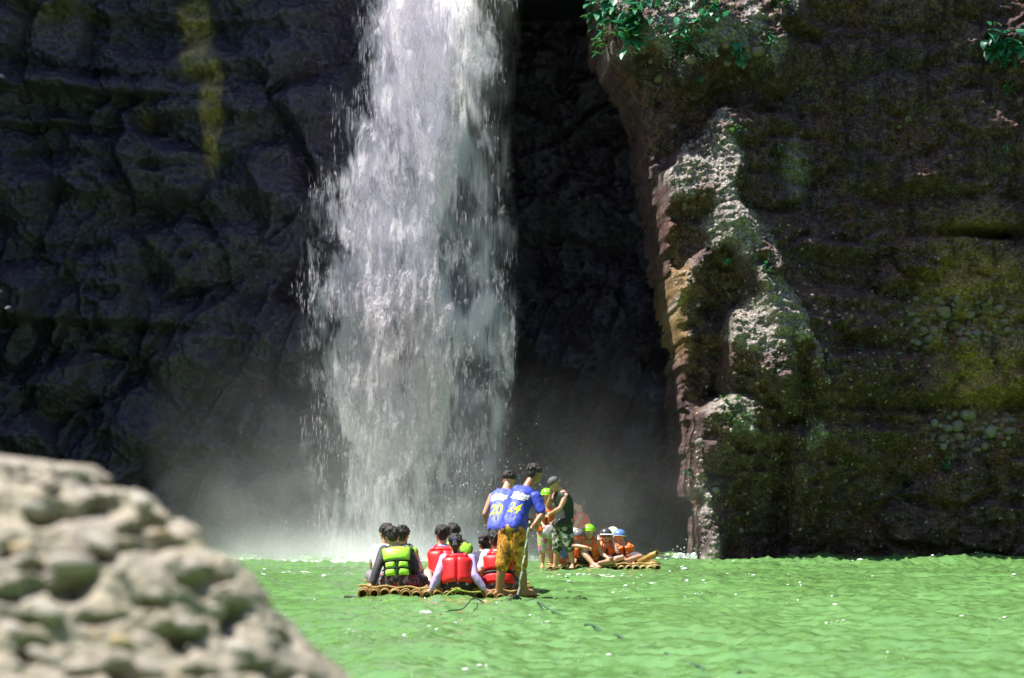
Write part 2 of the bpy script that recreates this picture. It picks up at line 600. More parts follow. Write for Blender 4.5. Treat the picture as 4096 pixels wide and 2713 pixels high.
def build_added_overhang():
    """an unseen lip of rock added above the frame to keep the sun off the walls behind it"""
    xs = np.linspace(-15, 8.0, 170)
    prof = [(39.6, 18.5), (39.54, 15.5), (39.57, 13.4), (39.70, 12.3), (40.2, 11.95), (42.0, 12.4), (45.0, 12.8), (52.0, 13.0), (52.0, 18.5)]  # added sun blocker; its front edge leaves only the bosses in the sun
    X = np.repeat(xs[None], len(prof), 0)
    Y = np.repeat(np.array([a for a, b in prof])[:, None], len(xs), 1)
    Z = np.repeat(np.array([b for a, b in prof])[:, None], len(xs), 1)
    q = np.stack([X.ravel(), Y.ravel(), Z.ravel()], 1)
    w = np.array([0.3, 1, 1, 1, 1, 1, 1, 0, 0])[:, None]
    Y = Y + w * (0.10 * fbm(q * 1.1, 4).reshape(X.shape) + 0.02 * fbm(q * 6, 2).reshape(X.shape))
    Z = Z + w * 0.15 * np.abs(fbm(q * 0.9 + 7, 3).reshape(X.shape))
    me = mesh_np('added_overhang', np.stack([X, Y, Z], -1).reshape(-1, 3), grid_faces(*X.shape))
    for a in ('ochre', 'moss', 'pale'):
        attr(me, a, np.zeros(X.size))
    tag(link('added_overhang', me, M_WET), 'unseen overhanging lip of dark rock, added to shade the walls below', None, None, 'structure')


build_added_overhang()
# ------------------------------------------------------------------ the pool
def wave_height(x, y):
    """choppy little waves; used for the surface and for what floats on it"""
    q = np.stack([x, y, np.zeros_like(x)], 1)
    w = 0.5 * fbm(q * np.array((0.35, 0.5, 1)) + 3, 2)
    h = 0.085 * fbm(np.stack([x * 0.55 + 0.4 * w, y * 0.8, x * 0], 1) + 7, 3)
    h = h + 0.072 * fbm(np.stack([x * 1.3 + w, y * 1.9 - w, x * 0], 1) + 21, 3, ridged=True)
    h = h + 0.022 * fbm(np.stack([x * 3.4 + w, y * 4.6, x * 0], 1) + 41, 3, ridged=True)
    far = smooth(33, 38, y)
    h = h * (1 + 0.9 * far) + 0.035 * far * fbm(np.stack([x * 0.9, y * 0.9, x * 0], 1) + 61, 3)
    return h


def build_water():
    xs = np.concatenate([np.linspace(-26, -9.6, 24)[:-1], np.arange(-9.6, 9.6, 0.034), np.linspace(9.6, 26, 24)])
    ys = [-26.0]
    while ys[-1] < 52:
        yy = ys[-1]
        ys.append(yy + (1.2 if yy < 11.0 or yy > 41 else max(0.05, 0.0001 * yy * yy)))
    ys = np.array(ys)
    X, Y = np.meshgrid(xs, ys)
    h = wave_height(X.ravel(), Y.ravel()).reshape(X.shape)
    # foam: under the fall, along the foot of the prow, round the rafts
    fx = fbm(np.stack([X.ravel() * 0.8, Y.ravel() * 0.8, X.ravel() * 0], 1) + 5, 4).reshape(X.shape)
    foam = 0.6 * np.exp(-(((X + 2.4) / 3.6) ** 2 + ((Y - 37.6) / 1.6) ** 2) ** 1.5)
    foam += 0.7 * np.exp(-(((X + 3.4) / 2.0) ** 2 + ((Y - 31.6) / 0.7) ** 2))
    foam += 0.7 * np.exp(-(((X - 3.5) / 0.9) ** 2 + ((Y - 39.0) / 0.7) ** 2)) + 0.28 * smooth(37.4, 38.8, Y) * (X > 0)
    foam += 0.46 * np.exp(-(((X - 0.9) / 1.3) ** 2 + ((Y - 31.2) / 1.3) ** 2)) + 0.25 * np.exp(-(((X + 1.8) / 0.7) ** 2 + ((Y - 24.2) / 1.2) ** 2))
    foam += 0.26 * np.exp(-(((X - 0.1) / 3.4) ** 2 + ((Y - 27.0) / 3.0) ** 2))
    foam = np.clip(foam + 0.25 * fx * (foam > 0.08), 0, 1)
    me = mesh_np('water', np.stack([X, Y, h], -1).reshape(-1, 3), grid_faces(*X.shape))
    attr(me, 'foam', foam)
    t = NT('green_river_water')
    tone = t.noise(0.35, 4, 0.6, vec=t.scaled((1, 1.5, 1)))
    c = t.mix(t.ramp(tone, [(0.35, 0.0), (0.65, 1.0)]), (0.096, 0.200, 0.056), (0.116, 0.246, 0.076))
    n1 = t.noise(3.2, 4, 0.6, vec=t.scaled((1, 1.6, 1)))
    n2 = t.noise(13.0, 3, 0.6, vec=t.scaled((1, 1.5, 1)))
    n3 = t.noise(38.0, 2, 0.6, vec=t.scaled((1, 1.2, 1)))
    chop = t.math('MULTIPLY', t.ramp(n3, [(0.60, 0.0), (0.80, 1.0)]), t.ramp(t.noise(1.1, 3), [(0.50, 0.0), (0.62, 1.0)]))
    hgt = t.math('ADD', t.math('ADD', n1, t.math('MULTIPLY', n2, 0.30)), t.math('MULTIPLY', chop, 2.2))
    nrm = t.bump(hgt, 0.22, 0.10)
    fo = t.noise(9.0, 6, 0.72, vec=t.scaled((1, 1.3, 1)))
    fm = t.math('SUBTRACT', t.math('ADD', fo, t.math('MULTIPLY', t.attr('foam'), 0.55)), 0.76)
    fm = t.math('MULTIPLY', fm, 9.0, clamp=True)
    b1 = t.n('BsdfPrincipled', {'Base Color': c, 'Roughness': 0.5, 'Specular IOR Level': 0.0, 'Coat Weight': 1.0, 'Coat Roughness': 0.05, 'Coat IOR': 1.42, 'Coat Normal': nrm})
    b2 = t.n('BsdfPrincipled', {'Base Color': (0.62, 0.70, 0.60, 1), 'Roughness': 0.5, 'Normal': t.bump(fo, 0.7, 0.05)})
    mx = t.n('MixShader', {0: fm})
    t.t.links.new(b1.outputs[0], mx.inputs[1])
    t.t.links.new(b2.outputs[0], mx.inputs[2])
    t.surf(mx.outputs[0])
    tag(link('water', me, t.m), 'choppy opaque green river pool', None, None, 'structure')


build_water()

# ------------------------------------------------------------------ the boulder in front
BY = 5.2                                    # depth of its outline


def pebble_meshes(n, sub=2):
    out = []
    for k in range(n):
        bm = bmesh.new()
        bmesh.ops.create_icosphere(bm, subdivisions=sub, radius=1.0)
        v = np.array([w.co[:] for w in bm.verts])
        dd = 0.20 * fbm(v * 0.9 + 13.7 * k, 2) + 0.05 * fbm(v * 3 + 5 * k, 2)
        for w, q in zip(bm.verts, dd):
            s = 1 + float(q)
            c = w.co * s
            w.co = Vector([math.copysign(abs(e) ** 0.88, e) for e in c])
        me = from_bm(bm, 'pebble')
        me.polygons.foreach_set('use_smooth', np.ones(len(me.polygons), bool))
        out.append(me)
    return out


def stone_mat(name, a, b, rough=0.8):
    t = NT(name)
    info = t.n('ObjectInfo').outputs['Random']
    c = t.mix(t.ramp(info, [(0.0, 0.0), (1.0, 1.0)]), a, b)
    n = t.noise(2.0, 5, 0.6)
    c = t.mix(t.ramp(n, [(0.35, 0.0), (0.7, 0.4)]), c, tuple(v * 0.7 for v in a))
    t.bsdf(c, rough, Normal=t.bump(t.noise(5, 4), 0.4, 0.1))
    return t.m


def build_boulder():
    prof_px = [(60, 1800), (150, 1816), (230, 1842), (330, 1858), (420, 1945), (540, 1975), (640, 2065), (760, 2115), (830, 2205), (920, 2255), (1010, 2340), (1075, 2440), (1150, 2520), (1260, 2610), (1375, 2715), (1470, 2830), (1600, 3100), (1750, 3800)]
    pz = np.array([P(a, b, BY).z for a, b in prof_px])
    pxr = np.array([P(a, b, BY).x for a, b in prof_px])
    cx, cy = -1.52, BY + 0.12
    nz, nt = 210, 330
    tz = np.linspace(0, 1, nz) ** 1.0
    zz = pz[0] + (pz[-1] - pz[0]) * tz
    rr = np.interp(-zz, -pz, pxr - cx)
    rr = rr * smooth(0, 0.03, tz) ** 0.5
    th = np.linspace(-math.pi, math.pi, nt, endpoint=False)
    T, Z = np.meshgrid(th, zz)
    Rr = np.repeat(rr[:, None], nt, 1)
    X, Y = cx + Rr * np.cos(T), cy + 0.72 * Rr * np.sin(T)
    nrm = np.stack([np.cos(T), np.sin(T) * 0.9, 0.55 + 0 * T], -1)
    nrm /= np.linalg.norm(nrm, axis=-1, keepdims=True)
    q = np.stack([X, Y, Z], -1).reshape(-1, 3)
    dsp = 0.035 * fbm(q * 3.2, 4) + 0.014 * fbm(q * 11, 3)
    a1, a2, ac = worley(q * np.array((9, 9, 13)))
    dsp = dsp - 0.085 * np.clip(0.45 - a1, 0, 1) * (ac > 0.55) * 3.4          # sockets where stones have fallen out
    b1, b2, bc = worley(q * np.array((22, 22, 26)) + 3)
    dsp = dsp + 0.006 * np.clip(0.6 - b1, 0, 1)
    e1, e2, ec = worley(q * np.array((34, 34, 40)) + 9)
    dsp = dsp - 0.022 * np.clip(0.5 - e1, 0, 1) * (ec > 0.6)                  # pits
    # sockets under the stones
    upx, upy = CX + q[:, 0] / q[:, 1] * FPX, HY - (q[:, 2] - CAM_H) / q[:, 1] * FPX
    front = nrm.reshape(-1, 3)[:, 1] < 0.25
    for (a, b, w, h2, dp) in ((430, 2032, 70, 22, 0.05), (500, 1940, 60, 18, 0.04), (330, 2040, 50, 18, 0.04), (180, 2060, 70, 40, 0.04), (540, 2125, 60, 22, 0.06), (640, 2150, 50, 16, 0.05), (290, 2345, 85, 48, 0.09), (60, 2385, 75, 26, 0.07), (620, 2410, 60, 20, 0.05), (740, 2532, 85, 28, 0.09), (400, 2482, 60, 16, 0.06), (140, 2482, 50, 14, 0.06), (850, 2180, 35, 30, 0.05), (690, 2178, 45, 18, 0.05), (480, 2195, 70, 14, 0.05), (880, 2318, 40, 16, 0.05), (930, 2505, 28, 36, 0.06), (1050, 2665, 60, 18, 0.06), (1140, 2700, 60, 20, 0.06), (15, 2215, 35, 26, 0.06), (800, 2690, 60, 14, 0.05), (340, 2690, 60, 14, 0.05), (120, 2280, 60, 14, 0.05), (560, 2700, 50, 14, 0.05)):
        dsp = dsp - dp * np.exp(-(((upx - a) / w) ** 2 + ((upy - b) / h2) ** 2) ** 1.5) * front
    V = q + nrm.reshape(-1, 3) * dsp[:, None]
    faces = grid_faces(nz, nt)
    a = np.arange(nz * nt).reshape(nz, nt)
    seam = np.stack([a[:-1, -1], a[:-1, 0], a[1:, 0], a[1:, -1]], -1)
    root = empty('boulder', (cx, cy, 0))
    tag(root, 'blurred sandy conglomerate boulder studded with grey pebbles, close to the camera', 'boulder')
    t = NT('sandy_matrix')
    n1, n2 = t.noise(3.5, 5, 0.6), t.noise(26, 5, 0.65)
    c = t.mix(t.ramp(n1, [(0.38, 0.0), (0.64, 1.0)]), (0.34, 0.305, 0.26), (0.43, 0.37, 0.27))
    c = t.mix(t.ramp(n2, [(0.45, 0.0), (0.75, 0.6)]), c, (0.16, 0.12, 0.08))
    t.bsdf(c, 0.9, Normal=t.bump(n2, 1.0, 0.03))
    me = mesh_np('matrix', V - np.array((cx, cy, 0)), np.vstack([faces, seam])[:, ::-1])
    link('matrix', me, t.m, root)
    mats = [stone_mat('grey_pebble', (0.30, 0.265, 0.235), (0.46, 0.41, 0.36)), stone_mat('pale_pebble', (0.36, 0.33, 0.28), (0.48, 0.44, 0.39)), stone_mat('tan_pebble', (0.48, 0.36, 0.19), (0.40, 0.34, 0.24))]
    protos = []
    for m in (0, 0, 0, 1, 1, 2):
        for pm in pebble_meshes(2):
            pm.materials.append(mats[m])
            protos.append(pm)
    rnd = random.Random(5)
    bv = BVHTree.FromPolygons([tuple(v) for v in V], [tuple(f) for f in faces[:, ::-1]])
    placed, tries = [], 0
    hand = [(295, 1880, 0.050), (560, 2000, 0.060), (700, 2110, 0.030), (395, 2150, 0.060), (300, 2275, 0.058), (160, 2430, 0.050), (620, 2375, 0.046), (740, 2480, 0.052), (1060, 2400, 0.04), (480, 2560, 0.04), (860, 2440, 0.04), (120, 2030, 0.05), (430, 2045, 0.05), (770, 2260, 0.05), (1240, 2620, 0.04), (600, 2650, 0.05), (950, 2580, 0.05), (200, 2620, 0.06), (80, 2180, 0.04)]
    while len(placed) < 230 and tries < 6000:
        tries += 1
        if hand:
            a, b, s = hand.pop(0)
            s *= 0.8
        else:
            a, b, s = rnd.uniform(-250, 1420), rnd.uniform(1790, 2780), rnd.choice((0.008, 0.009, 0.010, 0.012, 0.014, 0.018, 0.022, 0.03))
        org = Vector((0, 0, CAM_H))
        tgt = P(a, b, BY)
        hit, hn, fi, dist = bv.ray_cast(org, (tgt - org).normalized())
        if hit is None:
            continue
        if any((hit - p).length < 1.05 * (s + r) for p, r in placed):
            continue
        placed.append((hit, s))
        o = link('pebble', rnd.choice(protos), None, root)
        if hn.dot(hit - org) > 0:
            hn = -hn
        o.location = hit - hn * s * 0.40 - Vector((cx, cy, 0))
        o.rotation_euler = (rnd.uniform(-0.4, 0.4), rnd.uniform(-0.1, 0.5), rnd.uniform(-0.6, 0.6))
        o.scale = (s * rnd.uniform(1.0, 1.5), s * rnd.uniform(0.7, 1.0), s * rnd.uniform(0.42, 0.62))


build_boulder()
# ------------------------------------------------------------------ the waterfall
FY = 38.0
F_PY = [-120, 0, 150, 300, 450, 600, 800, 1000, 1150, 1500, 1750, 2000, 2300]
F_L = [1500, 1498, 1475, 1440, 1408, 1380, 1300, 1268, 1262, 1268, 1290, 1320, 1330]
F_R = [1890, 1888, 1885, 1885, 1875, 1820, 1795, 1790, 1800, 1860, 1830, 1800, 1800]
F_T = [2110, 2095, 2080, 2060, 2050, 2060, 2085, 2100, 2105, 2085, 2060, 1990, 1980]


def fall_density(px, py):
    L, R_, T = (np.interp(py, F_PY, a) for a in (F_L, F_R, F_T))
    dense = smooth(L - 25, L + 95, px) * (1 - smooth(R_ - 110, R_ + 30, px))
    d = dense * np.interp(py, [-100, 500, 900, 1400, 1800, 2050, 2260], [0.92, 0.80, 0.66, 0.62, 0.56, 0.46, 0.36])
    thin = smooth(R_ - 80, R_ + 20, px) * (1 - smooth(T - 120, T, px))
    d = d + thin * np.interp(py, [-100, 200, 600, 1100, 1500, 1900, 2200], [0.36, 0.30, 0.17, 0.20, 0.27, 0.20, 0.15])
    left = smooth(L - 130, L - 20, px) * (1 - smooth(L - 20, L + 60, px))
    d = d + left * 0.25
    for cx, cy, rx, ry, a in ((1600, 720, 60, 150, -0.22), (1390, 1330, 60, 110, -0.25), (1340, 1650, 55, 110, -0.3), (1560, 1230, 190, 130, 0.16), (1350, 1200, 110, 110, 0.2), (1780, 500, 60, 90, 0.1), (1560, 1480, 50, 140, 0.22), (1350, 1560, 70, 90, 0.3), (1640, 1650, 120, 120, 0.12), (2020, 1380, 40, 160, 0.22), (1950, 1640, 45, 130, 0.24), (1700, 200, 150, 200, 0.12), (1650, 60, 130, 80, 0.2), (1520, 850, 70, 150, 0.14), (1700, 850, 60, 200, 0.12)):
        d = d + a * soft(px, py, cx, cy, rx, ry) * (d > 0.05)
    return np.clip(d, 0, 1)


def water_white(name, alpha=True, scale_seed=0.0):
    t = NT(name)
    v = t.coord()
    wob = t.n('VectorMath', {0: v, 1: t.n('VectorMath', {0: t.n('TexNoise', {'Vector': v, 'Scale': 0.9, 'Detail': 2}).outputs['Color'], 1: (0.3, 0.3, 0.3)}, operation='MULTIPLY').outputs[0]}, operation='ADD').outputs[0]
    mp = lambda s: t.n('Mapping', {'Vector': wob, 'Scale': s, 'Location': (scale_seed, 0, scale_seed)}).outputs[0]
    clump = t.n('TexNoise', {'Vector': mp((1.5, 1.5, 0.85)), 'Scale': 1.0, 'Detail': 5, 'Roughness': 0.62}).outputs[0]
    mid = t.n('TexNoise', {'Vector': mp((9, 9, 2.2)), 'Scale': 1.0, 'Detail': 3, 'Roughness': 0.6}).outputs[0]
    streak = t.n('TexNoise', {'Vector': mp((42, 42, 2.6)), 'Scale': 1.0, 'Detail': 3, 'Roughness': 0.65}).outputs[0]
    col = t.mix(t.ramp(clump, [(0.4, 0.0), (0.65, 1.0)]), (0.84, 0.80, 0.90), (0.95, 0.92, 0.95))
    nrm = t.bump(t.math('ADD', streak, t.math('MULTIPLY', mid, 2.0)), 0.7, 0.2)
    d = t.n('BsdfDiffuse', {'Color': col, 'Normal': nrm}).outputs[0]
    tr = t.n('BsdfTranslucent', {'Color': col, 'Normal': nrm}).outputs[0]
    body = t.n('MixShader', {0: 0.45, 1: d, 2: tr}).outputs[0]
    if alpha:
        a = t.math('ADD', t.math('MULTIPLY', clump, 3.2), t.math('ADD', t.math('MULTIPLY', mid, 1.2), t.math('MULTIPLY', streak, 1.5)))
        a = t.math('ADD', t.math('SUBTRACT', a, 2.95 + 0.52), t.math('MULTIPLY', t.attr('veil'), 1.35))
        a = t.math('MULTIPLY', t.math('MULTIPLY', a, 1.5, clamp=True), t.math('MULTIPLY', t.attr('veil'), 6.0, clamp=True))
        a = t.math('MULTIPLY', a, 0.96)
        body = t.n('MixShader', {0: a, 1: t.n('BsdfTransparent').outputs[0], 2: body}).outputs[0]
    t.surf(body)
    return t.m


def build_fall():
    root = empty('waterfall', P(1600, 2290, FY))
    tag(root, 'white waterfall dropping in streaks down the dark cliff into the pool', 'waterfall')
    off = np.array(root.location[:])
    for k, dy in enumerate((0.3, 0.9)):
        cols = np.arange(1080, 2180, 7.0)
        rows = np.arange(-360, 2330, 11.0)
        px, py = np.meshgrid(cols, rows)
        Y0 = FY + dy
        x, z = (px - CX) / FPX * FY, CAM_H - (py - HY) / FPX * FY
        q = np.stack([x.ravel(), np.full(x.size, dy * 3.0), z.ravel()], 1)
        bulge = 0.5 * ((px - 1620) / 480) ** 2
        y = Y0 + bulge + 0.25 * fbm(q * np.array((0.9, 1, 0.35)), 3).reshape(x.shape)
        y = y + 0.24 * fbm(q * np.array((2.3, 1, 0.6)) + 3, 3).reshape(x.shape)
        y = y + 0.25 * smooth(2000, 2300, py)
        dens = fall_density(px + 30 * fbm(q * np.array((1.2, 1, 0.8)) + 50, 3).reshape(x.shape), py)
        dens = dens * (1.0 - 0.06 * k)
        keep = dens > 0.01
        me = mesh_np('curtain', np.stack([x, y, z], -1).reshape(-1, 3) - off, grid_faces(*x.shape, keep=keep)[:, ::-1])
        attr(me, 'veil', dens)
        link('curtain', me, water_white('falling_water_%d' % k, True, 7.1 * k), root)
    # loose strings of drops round the curtains
    rng = np.random.default_rng(3)
    n = 60000
    px, py = rng.uniform(1100, 2200, n), rng.uniform(-60, 2290, n)
    q = np.stack([px / 95, py / 260, px * 0], 1)
    keep = rng.random(n) < (0.10 + fall_density(px, py) * 0.6) * smooth(-0.05, 0.4, fbm(q, 3)) * (fall_density(px, py) > 0.03)
    px, py = px[keep], py[keep]
    n = len(px)
    Yd = FY - 0.25 + rng.random(n) * 1.4
    c = np.stack([(px - CX) / FPX * FY, Yd, CAM_H - (py - HY) / FPX * FY], 1)
    ln = rng.uniform(0.03, 0.16, n)
    rad = rng.uniform(0.002, 0.0065, n)
    base = np.array([(1, 0, 0), (-0.5, 0.87, 0), (-0.5, -0.87, 0)])
    V = np.empty((n, 5, 3), np.float32)
    V[:, 0] = c + np.stack([ln * 0, ln * 0, ln], 1)
    V[:, 4] = c - np.stack([ln * 0, ln * 0, ln * 0.7], 1)
    V[:, 1:4] = c[:, None] + base[None] * rad[:, None, None]
    tri = np.array([(0, 1, 2), (0, 2, 3), (0, 3, 1), (4, 2, 1), (4, 3, 2), (4, 1, 3)])
    F = (tri[None] + (np.arange(n) * 5)[:, None, None]).reshape(-1, 3)
    me = mesh_np('drop_streaks', V.reshape(-1, 3) - off, None, F)
    tag(link('drop_streaks', me, water_white('falling_drops', False), root), kind='stuff')



def build_veil(root):
    """the fine falling spray that gives the fall its body"""
    t = NT('falling_spray')
    v = t.n('TexCoord').outputs['Object']
    sp = t.n('SeparateXYZ', {0: v})
    X, Yc, Z = sp.outputs
    z0, z1, x0, x1 = -0.4, 12.6, -5.0, 1.0
    zn = t.math('DIVIDE', t.math('SUBTRACT', Z, z0), z1 - z0)

    def edge(vals):
        st = []
        for py, px in zip(F_PY, vals):
            z = CAM_H - (py - HY) / FPX * FY
            x = (px - CX) / FPX * FY
            st.append(((z - z0) / (z1 - z0), (x - x0) / (x1 - x0)))
        st.sort()
        return t.math('ADD', t.math('MULTIPLY', t.ramp(zn, st), x1 - x0), x0)

    def step(a, w0, w1):
        return t.n('MapRange', {'Value': a, 'From Min': w0, 'From Max': w1, 'To Min': 0.0, 'To Max': 1.0}, interpolation_type='SMOOTHSTEP').outputs[0]
    wv = t.n('TexNoise', {'Vector': v, 'Scale': 0.8, 'Detail': 2}).outputs['Color']
    wob = t.n('VectorMath', {0: v, 1: t.n('VectorMath', {0: wv, 1: (0.35, 0.35, 0.5)}, operation='MULTIPLY').outputs[0]}, operation='ADD').outputs[0]
    mp = lambda s: t.n('Mapping', {'Vector': wob, 'Scale': s}).outputs[0]
    clump = t.n('TexNoise', {'Vector': mp((1.7, 0.16, 0.85)), 'Scale': 1.0, 'Detail': 2, 'Roughness': 0.6}).outputs[0]
    mid = t.n('TexNoise', {'Vector': mp((7.5, 0.5, 1.4)), 'Scale': 1.0, 'Detail': 1, 'Roughness': 0.6}).outputs[0]
    streak = t.n('TexNoise', {'Vector': mp((30, 0.9, 1.8)), 'Scale': 1.0, 'Detail': 0, 'Roughness': 0.6}).outputs[0]
    xl, xr, xt = edge(F_L), edge(F_R), edge(F_T)
    core = t.math('MULTIPLY', step(t.math('SUBTRACT', X, xl), -0.15, 0.45), step(t.math('SUBTRACT', xr, X), -0.15, 0.5))
    thin = t.math('MULTIPLY', step(t.math('SUBTRACT', X, xl), -0.6, 0.0), step(t.math('SUBTRACT', xt, X), 0.0, 1.3))
    top = t.ramp(zn, [(0.0, 0.12), (0.25, 0.36), (0.5, 0.66), (0.8, 1.0), (1.0, 1.0)])
    level = t.math('ADD', t.math('MULTIPLY', t.math('MULTIPLY', core, top), 0.62), t.math('MULTIPLY', thin, 0.07))
    f = t.math('ADD', t.math('MULTIPLY', clump, 2.7), t.math('ADD', t.math('MULTIPLY', mid, 0.9), t.math('MULTIPLY', streak, 1.0)))
    f = t.math('SUBTRACT', t.math('ADD', f, level), 2.55)
    d = t.math('MULTIPLY', t.math('MULTIPLY', f, 2.0, clamp=True), 11.0)
    d = t.math('ADD', t.math('MULTIPLY', d, t.math('MAXIMUM', core, t.math('MULTIPLY', thin, 0.26))), t.math('MULTIPLY', thin, 0.045))
    vol = t.n('VolumePrincipled', {'Color': (0.99, 0.985, 0.99, 1), 'Density': d, 'Anisotropy': 0.0})
    t.t.links.new(vol.outputs[0], t.out.inputs['Volume'])
    t.m.cycles.volume_step_rate = 3.0
    V, F = [], []
    rows = list(range(-330, 2300, 60))
    for py in rows:
        a, b = np.interp(py, F_PY, F_L) - 130, np.interp(py, F_PY, F_T) + 10
        z = CAM_H - (py - HY) / FPX * FY
        xa, xb = (a - CX) / FPX * FY, (b - CX) / FPX * FY
        for (x, y) in ((xa, FY + 0.5), (xa + 0.5, FY - 0.15), (xb - 0.5, FY - 0.15), (xb, FY + 0.5), (xb - 0.5, FY + 1.15), (xa + 0.5, FY + 1.15)):
            V.append((x, y, z))
    for i in range(len(rows) - 1):
        for k in range(6):
            F.append((i * 6 + k, i * 6 + (k + 1) % 6, i * 6 + 6 + (k + 1) % 6, i * 6 + 6 + k))
    F += [tuple(range(6))[::-1], tuple(range((len(rows) - 1) * 6, len(rows) * 6))]
    me = bpy.data.meshes.new('spray_veil')
    me.from_pydata(V, [], F)
    o = link('spray_veil', me, t.m, None, smooth_shade=False)
    o.parent = root
    o.matrix_parent_inverse = Matrix.Translation(-root.location)
    tag(o, kind='stuff')


build_fall()
build_veil(bpy.data.objects['waterfall'])


def drops(name, label, spots, seed):
    """thrown drops of water: small solid beads"""
    rng = np.random.default_rng(seed)
    ico = bmesh.new()
    bmesh.ops.create_icosphere(ico, subdivisions=1, radius=1)
    bv = np.array([v.co[:] for v in ico.verts])
    bf = np.array([[v.index for v in f.verts] for f in ico.faces])
    ico.free()
    Vs, Fs, k = [], [], 0
    for (px, py, Y, sx, sy, sz, n, r0, r1) in spots:
        c = np.array(P(px, py, Y))
        for _ in range(n):
            p = c + rng.normal(size=3) * (sx, sy, sz)
            if p[2] < 0.0:
                p[2] = -p[2]
            r = r0 + (r1 - r0) * rng.random() ** 3
            Vs.append(bv * r * np.array((1, 1, rng.uniform(0.9, 1.7))) + p)
            Fs.append(bf + k)
            k += len(bv)
    me = mesh_np(name, np.concatenate(Vs), None, np.concatenate(Fs))
    o = link(name, me, plain_mat('spray_white', (0.85, 0.88, 0.9), 0.25))
    tag(o, label, None, None, 'stuff')


drops('spray_drops', 'loose drops of spray thrown up in front of the fall', [
    (1940, 1950, 36.5, 0.45, 0.4, 0.5, 420, 0.003, 0.010), (1850, 2050, 36.8, 0.5, 0.4, 0.5, 400, 0.003, 0.010),
    (1700, 2120, 36.6, 0.35, 0.4, 0.35, 320, 0.003, 0.011), (1500, 2150, 36.8, 0.6, 0.4, 0.4, 200, 0.002, 0.008),
    (1200, 2170, 37.0, 0.6, 0.4, 0.3, 200, 0.002, 0.008), (2150, 2000, 37, 0.6, 0.6, 0.9, 90, 0.002, 0.007)], 4)


def splash(name, label, px, py, Y, s, seed):
    """a little burst of white water: a ragged crown with beads round it"""
    rng = np.random.default_rng(seed)
    bm = bmesh.new()
    for k in range(26):
        a = rng.uniform(0, 6.28)
        r = rng.random() ** 0.6
        c = Vector((math.cos(a) * r * s, math.sin(a) * r * s * 0.6, rng.random() ** 1.6 * s * 0.9 * (1.1 - r * 0.6)))
        m = Matrix.Translation(c) @ Matrix.Rotation(a, 4, 'Z') @ Matrix.Diagonal((s * rng.uniform(0.10, 0.3), s * 0.15, s * rng.uniform(0.10, 0.26), 1))
        bmesh.ops.create_icosphere(bm, subdivisions=2, radius=1, matrix=m)
    for k in range(70):
        c = Vector((rng.normal() * s * 0.9, rng.normal() * s * 0.5, abs(rng.normal()) * s * 0.6))
        bmesh.ops.create_icosphere(bm, subdivisions=1, radius=s * rng.uniform(0.012, 0.05), matrix=Matrix.Translation(c))
    q = np.array([v.co[:] for v in bm.verts])
    dd = fbm(q / s * 5, 3) * s * 0.09
    for v, e in zip(bm.verts, dd):
        v.co += v.normal * float(e)
    o = link(name, from_bm(bm, name), plain_mat('splash_white', (0.78, 0.84, 0.80), 0.35))
    o.location = P(px, py, Y)
    o.location.z = 0.02
    tag(o, label, None, None, 'stuff')


splash('wave_splash', 'white wave breaking at the foot of the sunlit prow', 2735, 2222, 38.7, 0.26, 1)
splash('wave_splash', 'small white splash to the far side of the distant raft', 2665, 2230, 37.9, 0.13, 2)
splash('rope_splash', 'little white splash where the black rope enters the water', 1702, 2468, 20.9, 0.06, 3)
splash('rope_splash', 'little white splash on the green rope', 2212, 2455, 21.5, 0.045, 5)


def build_mist():
    """the cloud of spray at the foot of the fall"""
    t = NT('spray_mist')
    v = t.coord()
    sx = t.n('SeparateXYZ', {0: v})
    X, Z = sx.outputs[0], sx.outputs[2]
    g = lambda s, c, w: t.math('POWER', 2.718, t.math('MULTIPLY', t.math('POWER', t.math('ABSOLUTE', t.math('DIVIDE', t.math('SUBTRACT', s, c), w)), 2.0), -1.0))
    n = t.n('TexNoise', {'Vector': v, 'Scale': 0.55, 'Detail': 3, 'Roughness': 0.55}).outputs[0]
    nn = t.ramp(n, [(0.36, 0.10), (0.66, 1.0)])
    main = t.math('MULTIPLY', g(X, -3.0, 2.5), t.math('ADD', t.math('MULTIPLY', g(Z, 0.0, 0.5), 0.75), t.math('MULTIPLY', g(Z, 0.3, 2.1), 0.24)))
    side = t.math('MULTIPLY', g(X, 1.4, 1.7), t.math('MULTIPLY', g(Z, 0.2, 2.0), 0.065))
    dens = t.math('MULTIPLY', t.math('ADD', main, side), nn)
    vol = t.n('VolumePrincipled', {'Color': (0.93, 0.95, 0.97, 1), 'Density': dens, 'Anisotropy': 0.15})
    t.t.links.new(vol.outputs[0], t.out.inputs['Volume'])
    bm = bmesh.new()
    bmesh.ops.create_cube(bm, size=1.0, matrix=Matrix.Translation((-1.4, 38.0, 2.6)) @ Matrix.Diagonal((10.6, 3.4, 6.2, 1)))
    o = link('mist', from_bm(bm, 'mist'), t.m, smooth_shade=False)
    tag(o, 'pale cloud of spray drifting at the foot of the waterfall', None, None, 'stuff')


build_mist()
# ------------------------------------------------------------------ people: tools
DG = None


def V3(*a):
    return Vector(a)


def add_ball(bm, c, r, sx=1, sy=1, sz=1, rot=None, sub=2):
    m = Matrix.Translation(c)
    if rot is not None:
        m = m @ rot.to_4x4()
    bmesh.ops.create_icosphere(bm, subdivisions=sub, radius=1.0, matrix=m @ Matrix.Diagonal((r * sx, r * sy, r * sz, 1)))


